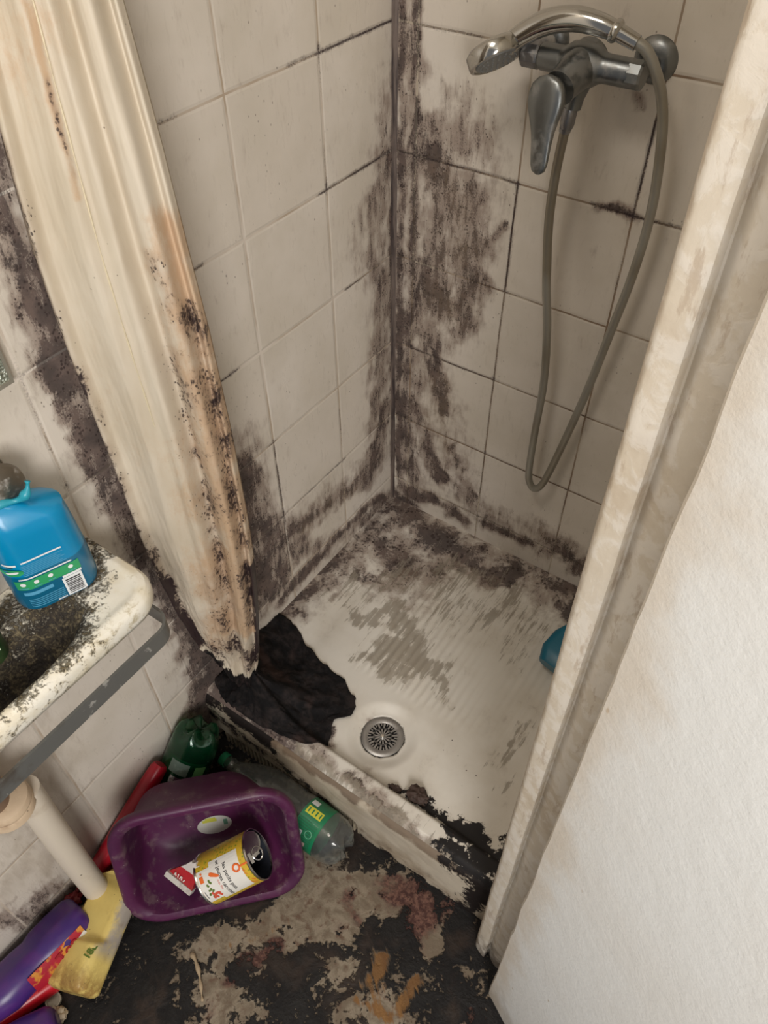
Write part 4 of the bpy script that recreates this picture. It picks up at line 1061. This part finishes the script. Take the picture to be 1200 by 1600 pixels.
part('white_print', join(*wr), m_wh, pk, False, None, False)

# ---------------------------------------------------------------- clear bottle along the tray
def pet(name, col_, rough=.06, dirt=.25):
    t = NT(name); p = t.obj(); n1 = t.noise(p, 45, 6, .65)
    t.set(Base_Color=col_, Roughness=t.math('ADD', rough, t.math('MULTIPLY', t.ss(n1, .5, .7), dirt)), Transmission_Weight=.965, IOR=1.5)
    t.set(Normal=t.bump(n1, .35, .001))
    return t.m
m_clear = pet('clear_bottle_plastic', (.90, .93, .91), .05, .08); m_green = pet('green_bottle_plastic', (.03, .42, .17), .08, .2)
m_gcap = simple('green_screw_cap', (.015, .22, .10), .4, 0, .3); m_glab = simple('green_bottle_label', (.012, .20, .085), .35, 0, .25)
def bottle_shape(L, r_, petal=True):
    prof = [(.0125, L), (.0125, L - .020), (.0145, L - .022), (.0145, L - .026), (.0125, L - .028), (.013, L - .036), (.020, L - .050), (.032, L - .075), (.042, L - .100), (.047, L - .122), (r_, L - .138)]
    z = L - .142
    k = 0
    while z > .112:
        prof.append((r_ - (.0022 if k % 2 else 0), z)); z -= .0085; k += 1
    prof += [(r_, .106), (r_, .062), (r_ - .001, .050), (r_ - .001, .040)]
    n = 60; rings = [[(a_ * math.cos(2 * PI * k / n), a_ * math.sin(2 * PI * k / n), z) for k in range(n)] for a_, z in prof]
    for a_, z, dp in ((r_ - .002, .028, .001), (r_ - .006, .015, .004), (r_ - .015, .005, .009), (r_ - .027, .001, .012), (.012, .010, .004), (.001, .014, 0)):
        ring = []
        for k in range(n):
            th = 2 * PI * k / n; f = (.5 - .5 * math.cos(5 * th)) ** .7
            ring.append((a_ * (1 - .10 * f * (z < .02)) * math.cos(th), a_ * (1 - .10 * f * (z < .02)) * math.sin(th), z + dp * f))
        rings.append(ring)
    return skin(rings, True, False, False)
def shell(o, th=.0007):
    m_ = o.modifiers.new('thickness', 'SOLIDIFY'); m_.thickness = th; m_.offset = -1; return o
def place(o, a, b, roll=0.0, up=(0, 0, 1)):
    o.matrix_world = along(a, b, up) @ R(roll, 'Z')
    o.location = Vector(a)
A_, B_ = (.407, -.7515, .050), (.077, -.748, .053)
cb_ = thing('clear_bottle', 'empty clear plastic bottle with green label along the tray front', 'bottle', A_)
place(cb_, A_, B_)
shell(part('bottle_body', bottle_shape(.330, .0475), m_clear, cb_, True, 60, False))
part('bottle_cap', xf(lathe([(.001, .001), (.0135, .001), (.0150, .0), (.0150, -.0145), (.001, -.0150)], 24), T(0, 0, .332)), m_gcap, cb_, True, 30, False)
def cyl_patch(r_, a0, a1, z0, z1, n=40): return grid(n, 4, lambda s_, q_: (r_ * math.cos(a0 + (a1 - a0) * s_), r_ * math.sin(a0 + (a1 - a0) * s_), z0 + (z1 - z0) * q_))
lb = part('bottle_label', cyl_patch(.0482, 0, 2 * PI, .055, .108, 64), m_glab, cb_, True, None, False)
m_yel = col('label_yellow', (.66, .62, .06)); m_wt = col('label_pale', (.66, .67, .66)); m_bl = col('label_blue', (.06, .10, .22))
# ang: direction of the camera in the bottle's own frame
def face_angle(o, pt):
    q = o.matrix_world.inverted() @ Vector(pt); return math.atan2(q.y, q.x)
bpy.context.view_layer.update()
fa = face_angle(cb_, (.79, -1.17, 1.61))
def patch(name, mat, da0, da1, z0, z1, parent, r_=.0485, f=None): return part(name, cyl_patch(r_, (fa if f is None else f) + da0, (fa if f is None else f) + da1, z0, z1, 12), mat, parent, True, None, False)
patch('yellow_box', m_yel, .25, .60, .066, .103, lb); 
for k in range(4): patch('box_mark', m_glab, .32, .53, .069 + .009 * k, .072 + .009 * k, lb, .0487)
patch('white_box', m_wt, .72, 1.00, .088, .104, lb); patch('barcode_box', m_wt, -.75, -.42, .086, .108, lb)
for k in range(9): patch('barcode_bar', m_bl, -.72, -.45, .088 + k * .0021, .0891 + k * .0021, lb, .0487)
part('round_mark', [(lambda a: (.0487 * math.cos(a), .0487 * math.sin(a), .072 + y_))(fa - .42 + x_ / .0487) for x_, y_ in [(.008 * math.cos(k * .3491), .008 * math.sin(k * .3491)) for k in range(18)] + [(.0068 * math.cos(k * .3491), .0068 * math.sin(k * .3491)) for k in range(18)]] and
     ([(.0487 * math.cos(fa - .42 + x_ / .0487), .0487 * math.sin(fa - .42 + x_ / .0487), .072 + y_) for x_, y_ in [(.008 * math.cos(k * .3491), .008 * math.sin(k * .3491)) for k in range(18)] + [(.0066 * math.cos(k * .3491), .0066 * math.sin(k * .3491)) for k in range(18)]], [(k, (k + 1) % 18, 18 + (k + 1) % 18, 18 + k) for k in range(18)]), col('label_light_green', (.16, .42, .26)), lb, False, None, False)
patch('pink_box', col('label_pink', (.62, .42, .38)), -1.05, -.85, .072, .082, lb)

# green bottle, base up in the corner
A_, B_ = (.055, -.748, .155), (.062, -.925, .030)
A_, B_ = (.056, -.752, .192), (.040, -.905, .0)
gb = thing('green_bottle', 'empty green plastic bottle wedged upside down between wall and purple tub', 'bottle', A_)
place(gb, A_, B_)
def short_bottle():
    prof = [(.0125, .212), (.0125, .200), (.020, .190), (.034, .172), (.0465, .150), (.0475, .140), (.0475, .062), (.0465, .050), (.0465, .040)]
    n = 60; rings = [[(a_ * math.cos(2 * PI * k / n), a_ * math.sin(2 * PI * k / n), z) for k in range(n)] for a_, z in prof]
    for a_, z, dp in ((.0455, .028, .001), (.0415, .015, .006), (.0325, .005, .013), (.0205, .001, .016), (.010, .012, .005), (.001, .016, 0)):
        rings.append([((a_ * (1 - .12 * f)) * math.cos(th), (a_ * (1 - .12 * f)) * math.sin(th), z + dp * f) for th, f in [(2 * PI * k / n, (.5 - .5 * math.cos(5 * 2 * PI * k / n)) ** .7) for k in range(n)]])
    return skin(rings, True, False, False)
shell(part('bottle_body', short_bottle(), m_green, gb, True, 60, False))
bpy.context.view_layer.update()
fa = face_angle(gb, (.79, -1.17, 1.61))
gl = part('bottle_label', cyl_patch(.0480, 0, 2 * PI, .064, .138, 64), simple('dark_green_label', (.015, .10, .055), .4, 0, .4), gb, True, None, False)
patch('pale_green_box', col('label_lime', (.13, .34, .12)), -.95, -.45, .072, .094, gl)
patch('text_block', simple('fine_print', (.12, .17, .14), .5, 0, .8, (.3, .34, .3), 200), -.22, .62, .070, .098, gl)
patch('foil_patch', simple('torn_foil', (.72, .72, .72), .2, 1, .2, bump=.003, bscale=120), -.7, .42, .104, .122, gl, .0492)

# ---------------------------------------------------------------- bottle maker for flat flasks
def flask(secs, n=8): return loft(secs, n)
def framed(o, pos_, x, y, z):
    o.matrix_world = basis(pos_, x, y, z)
# blue washing-up refill on the basin
bb = thing('blue_bottle', 'blue detergent bottle with torn top and green-banded label standing on the basin', 'bottle', (.0525, -.8835, SZ))
bx = Vector((.35, .94, 0)).normalized(); by = Vector((bx.y, -bx.x, 0)); by = Vector((.94, -.35, 0)).normalized()  # by points at the room
# local x = along the label, local -y = label side
bx = Vector((.35, .937, 0)).normalized(); byy = Vector((-.937, .35, 0)).normalized()
framed(bb, (.0525, -.8835, SZ + .0015), bx, byy, (0, 0, 1))
t = NT('translucent_blue_plastic'); p = t.obj(); q = t.sep(p)
c_ = t.mix(t.ss(q[2], .068, .071), (.0, .135, .26), (.0, .24, .47))
t.set(Base_Color=c_, Roughness=.30, Subsurface_Weight=.25, Subsurface_Scale=.02, Coat_Weight=.2, Coat_Roughness=.2)
m_blue = t.m
part('bottle_body', flask([(0, .098, .052, .022), (.002, .104, .058, .027), (.010, .108, .062, .030), (.06, .108, .062, .030), (.128, .100, .060, .029), (.145, .096, .058, .028), (.150, .090, .054, .026, -.003, 0), (.158, .072, .046, .022, -.010, 0), (.166, .048, .036, .017, -.016, 0), (.171, .03, .026, .012, -.02, 0)], 10), m_blue, bb, True, 40, False)
t = NT('thin_torn_film'); t.set(Base_Color=(.03, .40, .52), Roughness=.35, Transmission_Weight=.3)
part('torn_film', tube(smoothpath([(-.045, 0, .166), (-.02, -.006, .173), (.002, -.010, .172), (.014, -.012, .180), (.020, -.010, .193)], 5), lambda f: .004 + .004 * math.sin(f * 7) ** 2 - .002 * f, 8), t.m, bb, True, None, False)
# label on the rounded front: drawing x,z wrapped on the flask outline
def front_y(x, hw=.054, hd=.031, r_=.030):
    ax_ = abs(x)
    if ax_ < hw - r_: return -hd
    k = min(1, (ax_ - (hw - r_)) / r_); return -(hd - r_) - r_ * math.sqrt(max(0, 1 - k * k))
def fr(name, x0, x1, z0, z1, mat, lift=.0005, parent=None, shear=0.0):
    V, F = grid(24, 6, lambda a, b: (0, 0, 0)); V = []
    for j in range(7):
        for i in range(25):
            x = x0 + (x1 - x0) * i / 24; z = z0 + (z1 - z0) * j / 6
            kz = 1 - .0009 * 0; sx = 1 if z < .07 else 1 - .075 * (z - .07) / .058
            V.append((x * sx, front_y(x) * (1 if z < .07 else 1 - .033 * (z - .07) / .058) - lift, z + shear * x))
    return part(name, (V, F), mat, parent or bb, True, None, False)
m_navy = col('label_deep_blue', (.0, .105, .20)); m_lt = col('label_print_blue', (.10, .36, .55)); m_white = col('label_bright_white', (.78, .80, .80)); m_grn = col('label_vivid_green', (.03, .33, .12))
lab = fr('label', -.046, .034, .006, .060, m_navy, .0003)
gbnd = fr('green_band', -.046, .034, .045, .062, m_grn, .0006)
for x in (-.038, -.022, -.004, .018 + .004):
    V, F = disc(.0032, .0032, 0, 20); V = [(vx + x, front_y(vx + x) - .0010, vy + .0555) for vx, vy, vz in V]
    part('white_badge', (V, F), m_white, gbnd, True, None, False)
    fr('badge_caption', x - .005, x + .005, .0475, .0485, m_lt, .0009, gbnd)
fr('title_line', -.040, .026, .0640, .0663, m_white, .0006)
for k in range(7): fr('text_line', -.032, .022 - .004 * (k % 3), .0705 + k * .0028, .0716 + k * .0028, m_lt, .0005)
fr('heading_line', -.030, .022, .0925, .0950, m_white, .0006)
V, F = disc(.012, .0062, 0, 28); V = [(vx - .042, front_y(vx - .042) - .0008, vy + .079 + vx * .0) for vx, vy, vz in V]
em = part('green_emblem', (V, F), m_grn, bb, True, None, False)
V, F = disc(.007, .0022, 0, 20); V = [(vx - .042, front_y(vx - .042) - .0012, vy + .0795 + .2 * vx) for vx, vy, vz in V]
part('emblem_mark', (V, F), m_white, em, True, None, False)
fr('brand_stroke', -.050, -.036, .0905, .0935, m_white, .0007); fr('brand_stroke', -.047, -.040, .0885, .0905, m_bk, .0007)
bc = fr('barcode_panel', .006, .0315, .006, .040, m_white, .0007)
for k in range(9): fr('barcode_bar', .009, .0285, .009 + k * .0031, .0103 + k * .0031 + (k % 3) * .0004, m_bk, .0010, bc)
fr('white_tab', .008, .033, .0405, .0445, m_white, .0007)
for k in range(5): fr('text_line', -.040, .004, .0100 + k * .0035, .0112 + k * .0035, m_lt, .0006)
fr('pictogram_strip', -.042, -.006, .0335, .0395, m_lt, .0006)
fr('small_tab', -.008, .004, .0065, .0085, m_white, .0008)

# dark green bottle at the left edge
db = thing('dark_green_bottle', 'dark green bottle with pale label behind the blue bottle at the left edge', 'bottle', (.060, -.985, SZ))
framed(db, (.056, -1.012, SZ - .012), (.35, .937, 0), (-.937, .35, 0), (0, 0, 1))
part('bottle_body', flask([(0, .060, .046, .020), (.004, .066, .052, .024), (.09, .066, .052, .024), (.11, .05, .04, .018), (.125, .024, .024, .011), (.14, .024, .024, .011)], 8), simple('dark_green_plastic', (.02, .07, .02), .3, 0, .3), db, True, 40, False)
part('bottle_label', xf(grid(10, 4, lambda a, b: ((a - .5) * .052, -.0268, .03 + .045 * b)), Matrix()), simple('pale_green_label', (.50, .56, .40), .5, 0, .7, (.15, .3, .08), 110), db, True, None, False)
part('bottle_cap', xf(lathe([(.001, .016), (.013, .016), (.014, .014), (.014, 0), (.001, 0)], 20), T(0, 0, .138)), m_gcap, db, True, 30, False)

# teal bottle lying in the tray behind the post
tb_ = thing('teal_bottle', 'teal plastic bottle in the far right of the tray, half hidden by the door frame', 'bottle', (.60, -.19, .19))
framed(tb_, (.583, -.205, .198), Vector((.62, .78, .10)), Vector((.70, -.52, -.48)).cross(Vector((.62, .78, .10))), Vector((.70, -.52, -.48)))
def ortho(z, x):
    z = Vector(z).normalized(); x = Vector(x); x = (x - z * x.dot(z)).normalized(); return x, z.cross(x), z
def place_flask(o, pos_, z, x):
    X, Y, Z = ortho(z, x); o.matrix_world = basis(pos_, X, Y, Z)
place_flask(tb_, (.556, -.250, .200), (.18, .95, .28), (.97, -.2, .0))
m_teal = simple('teal_plastic', (.0, .12, .19), .35, 0, .15)
part('bottle_body', flask([(0, .050, .034, .014, .012, 0), (.004, .056, .040, .017, .012, 0), (.03, .072, .044, .018, .008, 0), (.07, .074, .044, .018, .01, 0), (.11, .060, .040, .017, .018, 0), (.135, .036, .030, .013, .024, 0), (.15, .024, .024, .011, .024, 0), (.165, .024, .024, .011, .024, 0)], 8), m_teal, tb_, True, 40, False)
part('bottle_cap', xf(lathe([(.001, 0), (.014, 0), (.014, .018), (.001, .018)], 20), T(.024, 0, .166)), simple('dark_cap', (.03, .03, .035), .4), tb_, True, 30, False)
wv = xf(text_mesh('AN', .017, .0001, 'CENTER', .0006), T(-.012, .0225, .060) @ R(-PI / 2, 'X') @ R(PI * .98, 'Z'))
part('label_text', wv, m_white, tb_, False, None, False)

# ---------------------------------------------------------------- yellow jug
yj = thing('yellow_jug', 'pale yellow plastic jug lying on the black floor against the purple tub', 'jug', (.138, -1.2, .04))
place_flask(yj, (.1475, -1.220, .042), (-.36, .93, .05), (.85, .30, .42))
t = NT('grimy_yellow_plastic'); p = t.obj(); q = t.sep(p); n1 = t.noise(p, 40, 6, .65); n2 = t.noise(p, 14, 4, .6)
c_ = t.mix(t.ss(n2, .4, .65), (.70, .54, .17), (.63, .47, .14))
low = t.math('MULTIPLY', t.ss(t.math('ADD', q[2], t.math('MULTIPLY', t.math('SUBTRACT', n1, .5), .16)), .055, .02), t.ss(n1, .38, .6))
c_ = t.mix(t.math('MULTIPLY', low, .8), c_, (.25, .12, .03))
sd = t.math('MULTIPLY', t.ss(t.math('ADD', q[0], t.math('MULTIPLY', t.math('SUBTRACT', n1, .5), .03)), .036, .046), t.ss(q[2], .05, .08))
c_ = t.mix(t.math('MULTIPLY', sd, .8), c_, (.26, .25, .28))
c_ = t.grime(c_, p, .5, (.20, .11, .03), 45)
t.set(Base_Color=c_, Roughness=.42, Normal=t.bump(n1, .3, .001))
m_yj = t.m
W_ = .092
def jug():
    secs = [(.0, .070, .042, .012, .004, 0), (.003, .082, .054, .016, .003, 0), (.010, .094, .064, .018, .001, 0), (.030, W_, .068, .020), (.115, W_, .068, .020)]
    secs += [(.125, W_, .067, .020), (.200, .094, .064, .02, .002, 0), (.222, .07, .056, .018, .004, 0), (.238, .038, .034, .015, .004, 0)]
    V, F = [], []
    n = 12; rings = []
    # resample along z for a smooth body and carve the grip
    zz = [0, .003, .010, .018, .030] + [.030 + .004 * k for k in range(1, 50)] + [.232, .238]
    for z in zz:
        for a, b in zip(secs[:-1], secs[1:]):
            if z <= b[0] + 1e-9: break
        a_ = tuple(a) + (0, 0) * (len(a) == 4); b_ = tuple(b) + (0, 0) * (len(b) == 4)
        f = (z - a_[0]) / (b_[0] - a_[0]); s_ = [p_ * (1 - f) + q_ * f for p_, q_ in zip(a_, b_)]
        ring = []
        for x, y in rrect(s_[1], s_[2], s_[3], n):
            x += s_[4]
            # finger recess on the left of the grip, thumb recess on the right
            gl_ = sstep(z, .098, .112)
            if x < -.018: x = x + gl_ * (-.018 - x) * .72
            if y < 0 and x > .012: y = y + .020 * sstep(z, .085, .105) * sstep(x, .010, .022)
            ring.append((x, y, z))
        rings.append(ring)
    rings = [[(x, y, z * .86) for x, y, z in r_] for r_ in rings]
    return skin(rings)
V, F = jug()
# more points across the faces come from a subdivision so that the recesses stay round
part('jug_body', (V, F), m_yj, yj, True, 45, False)
part('grip_wall', loft([(.100, .020, .040, .009, -.040, .004), (.108, .024, .046, .01, -.037, .004), (.165, .020, .044, .01, -.032, .004), (.180, .014, .03, .007, -.026, .004)], 6), m_yj, yj, True, 40, False)
part('dent_hole', xf(lathe([(.001, .0004), (.0040, .0004), (.0046, .0002)], 20, False, False), T(-.026, -.0338, .068) @ R(PI / 2, 'X')), simple('burnt_brown_hole', (.06, .012, .008), .6), yj, True, None, False)
part('label_text', xf(text_mesh('18L', .017, .0001, 'CENTER', .0007), T(.0395, -.0310, .062) @ R(PI / 2 - .35, 'X') @ R(.55, 'Y') @ R(PI / 2, 'Z')), m_gn, yj, False, None, False)

# ---------------------------------------------------------------- purple bottles and red things at the lower left
t = NT('violet_plastic'); p = t.obj(); n1 = t.noise(p, 30, 5, .6)
c_ = t.mix(t.ss(n1, .4, .7), (.052, .020, .155), (.085, .022, .165)); c_ = t.grime(c_, p, .3, (.10, .06, .09), 50)
t.set(Base_Color=c_, Roughness=.33)
m_vio = t.m
vb = thing('violet_bottle', 'violet detergent bottle with red and white label lying against the wall', 'bottle', (.06, -1.14, .05))
place_flask(vb, (.064, -1.118, .046), (-.05, -.985, .05), (.82, -.05, .50))
part('bottle_body', flask([(0, .068, .044, .02), (.004, .082, .056, .026), (.014, .094, .066, .030), (.05, .098, .070, .033), (.085, .096, .068, .032), (.100, .086, .062, .03), (.125, .090, .066, .031), (.165, .092, .066, .031), (.20, .07, .055, .026), (.22, .035, .035, .016), (.24, .032, .032, .015)], 10), m_vio, vb, True, 45, False)
part('bottle_cap', xf(lathe([(.001, .03), (.019, .03), (.021, .027), (.021, 0), (.001, 0)], 24), T(0, 0, .242)), simple('red_cap', (.5, .012, .02), .35), vb, True, 30, False)
place_lab = (.052, 0)
t = NT('red_orange_label'); p = t.obj(); n1 = t.noise(p, 45, 4, .6)
c_ = t.mix(t.ss(n1, .5, .6), (.40, .012, .03), (.60, .24, .03)); t.set(Base_Color=t.grime(c_, p, .4, (.1, .05, .04), 60), Roughness=.35)
vl_ = part('bottle_label', grid(20, 10, lambda a, b: ((.0492 - .0012 * (2 * b - 1) ** 2 * 2), -.022 + .036 * b, .020 + .110 * a)), t.m, vb, True, None, False)
part('label_flash', xf(box(-.0002, .0003, -.016, .004, .020, .075), T(.0498, .004, 0) @ R(.25, 'X')), m_wh, vl_, False, None, False)
part('label_text', xf(text_mesh('Top', .026, .0001, 'CENTER', .0007), basis((.0506, -.002, .058), (0, 0.18, -1), (0, 1, .18), (1, 0, 0))), col('label_dark_red', (.30, .005, .015)), vl_, False, None, False)

rb = thing('red_bottle', 'red plastic bottle lying in the lower left corner beneath the violet bottle', 'bottle', (.10, -1.30, .02))
place_flask(rb, (.109, -1.196, .023), (-.30, -.95, .03), (.9, -.2, .15))
m_red = simple('shiny_red_plastic', (.50, .008, .018), .30, 0, .25)
part('bottle_body', flask([(0, .028, .026, .010), (.004, .036, .034, .014), (.016, .042, .040, .018), (.12, .044, .040, .018), (.15, .034, .032, .015), (.165, .02, .02, .009), (.18, .02, .02, .009)], 8), m_red, rb, True, 40, False)

v2 = thing('violet_bottle', 'violet bottle with pink label in the bottom left corner of the floor', 'bottle', (.13, -1.31, .04))
place_flask(v2, (.168, -1.262, .040), (-.42, -.90, .02), (.80, -.40, .30))
part('bottle_body', flask([(0, .050, .044, .02), (.004, .062, .056, .026), (.012, .074, .064, .030), (.05, .082, .070, .033), (.12, .084, .070, .033), (.15, .060, .055, .026), (.17, .03, .03, .014)], 10), m_vio, v2, True, 45, False)
part('bottle_label', grid(16, 6, lambda a, b: (-.026 + .050 * a, -.0358, .028 + .062 * b)), simple('pink_worn_label', (.26, .12, .20), .45, 0, .8, (.42, .40, .42), 60), v2, True, None, False)

rw = thing('red_bottle', 'long dark red plastic bottle squeezed between the wall tiles and the purple tub', 'bottle', (.02, -.95, .05))
place_flask(rw, (.026, -1.055, .035), (.012, .86, .50), (.05, -.45, .85))
part('bottle_body', flask([(0, .030, .030, .012), (.004, .038, .036, .016), (.10, .040, .038, .017), (.16, .040, .036, .016), (.20, .038, .034, .015), (.225, .036, .030, .013), (.233, .028, .024, .010)], 8), simple('deep_red_plastic', (.34, .006, .018), .34, 0, .25), rw, True, 40, False)

# crumpled red netting beside the pipe foot
def crumple(cx_, cy_, cz, sx, sy, sz, seed, nu=26, nv=16, fold=.35):
    V, F = [], []
    for j in range(nv + 1):
        for i in range(nu):
            a = 2 * PI * i / nu; b = PI * j / nv
            x, y, z = math.sin(b) * math.cos(a), math.sin(b) * math.sin(a), math.cos(b)
            k = 1 + fold * fbm(x * 2.2 + seed, y * 2.2, z * 2.2, 3) + fold * .6 * abs(fbm(x * 6, y * 6 + seed, z * 6, 2))
            V.append((cx_ + sx * x * k, cy_ + sy * y * k, cz + sz * z * k))
    for j in range(nv):
        for i in range(nu):
            q = (i + 1) % nu; F.append((j * nu + i, (j + 1) * nu + i, (j + 1) * nu + q, j * nu + q))
    return V, F
def lump(name, label, cat, loc, s_, seed, mat, fold=.35):
    V, F = crumple(0, 0, 0, *s_, seed, fold=fold)
    zmin = min(v[2] for v in V)
    o = mesh(name, V, F, mat, None, True, 60); o.location = (loc[0], loc[1], loc[2] - zmin); tag(o, label, cat); return o
lump('crumpled_wrapper', 'dark red crumpled wrapper on the floor beside the foot of the waste pipe', 'wrapper', (.045, -1.035, .001), (.020, .026, .018), 4, simple('dark_red_wrapper', (.13, .012, .018), .35, 0, .9, (.32, .26, .24), 60), .5)
lump('crumpled_wrapper', 'small red wrapper scrap left of the waste pipe at the wall', 'wrapper', (.020, -1.118, .001), (.012, .020, .012), 9, simple('red_scrap', (.22, .02, .025), .45, 0, .6), .5)
# paper scrap
def scrap(name, label, cat, pts, z, mat, th=.0012, wav=.004):
    V, F = [], []
    cxx = sum(p_[0] for p_ in pts) / len(pts); cyy = sum(p_[1] for p_ in pts) / len(pts)
    rings = []
    for f in (0.02, .25, .5, .75, 1.0):
        rings.append([((x - cxx) * f, (y - cyy) * f, z + wav * (1 + fbm(x * 40 * f, y * 40, 3))) for x, y in pts])
    V, F = skin(rings, True, True, False)
    o = mesh(name, V, F, mat, None, True, 60); o.location = (cxx, cyy, 0); tag(o, label, cat)
    m_ = o.modifiers.new('thickness', 'SOLIDIFY'); m_.thickness = th; m_.offset = 0
    return o
scrap('paper_scrap', 'torn greenish-white paper scrap on the floor at the foot of the waste pipe', 'paper scrap', [(.022, -1.150), (.05, -1.148), (.082, -1.118), (.074, -1.098), (.055, -1.088), (.045, -1.104), (.026, -1.120)], .004, simple('greenish_paper', (.36, .35, .24), .6, 0, .8, (.08, .06, .04), 50))
# bottle caps
def cap_shape(r_, h_): return join(lathe([(.001, h_), (r_ * .82, h_), (r_, h_ * .8), (r_, 0), (r_ * .86, 0), (r_ * .84, h_ * .55), (.001, h_ * .55)], 28))
m_capc = simple('dirty_clear_cap', (.40, .36, .28), .25, .2, .9, (.12, .07, .04), 120)
cp1 = mesh('bottle_cap', *xf(cap_shape(.0135, .010), R(PI, 'X') @ T(0, 0, -.010)), m_capc, None, True, 30); cp1.location = (.119, -1.2445, .001); cp1.rotation_euler = (.10, .1, 0); cp1.location.z = .0035
tag(cp1, 'small round dirty cap on the floor below the yellow jug', 'bottle cap')
lump('dirt_lump', 'small brown and white lump on the floor next to the round cap', 'debris', (.146, -1.2545, .0), (.0135, .0125, .0085), 21, simple('mottled_lump', (.45, .36, .25), .5, 0, 1.0, (.10, .05, .03), 130), .45)
# debris in the tray
m_wad = simple('dark_brown_wad', (.055, .032, .024), .7, 0, .5, (.02, .012, .01), bump=.002, bscale=120)
lump('dirt_lump', 'dark brown wad lying in the tray behind its front edge', 'debris', (.483, -.622, .146), (.020, .015, .010), 33, m_wad, .4)
lump('dirt_lump', 'black crumb of dirt in the tray left of the brown wad', 'debris', (.437, -.634, .146), (.011, .007, .005), 35, m_wad, .5)
# twig on the floor
tw = mesh('twig', *tube(smoothpath([(.268, -1.052, .004), (.282, -1.056, .007), (.300, -1.066, .006), (.316, -1.078, .006), (.330, -1.090, .005), (.338, -1.096, .004)], 5), lambda f: .0042 * (1 - .6 * f) + .0012 * math.sin(f * 22), 8), simple('pale_dry_twig', (.36, .27, .17), .7, 0, .7, (.08, .05, .03), 80), None, True, 60)
tag(tw, 'thin pale dry strip lying on the black floor in front of the purple tub', 'debris')
bpy.context.view_layer.update()
for o in COL.objects:
    if '_off' in o: del o['_off']
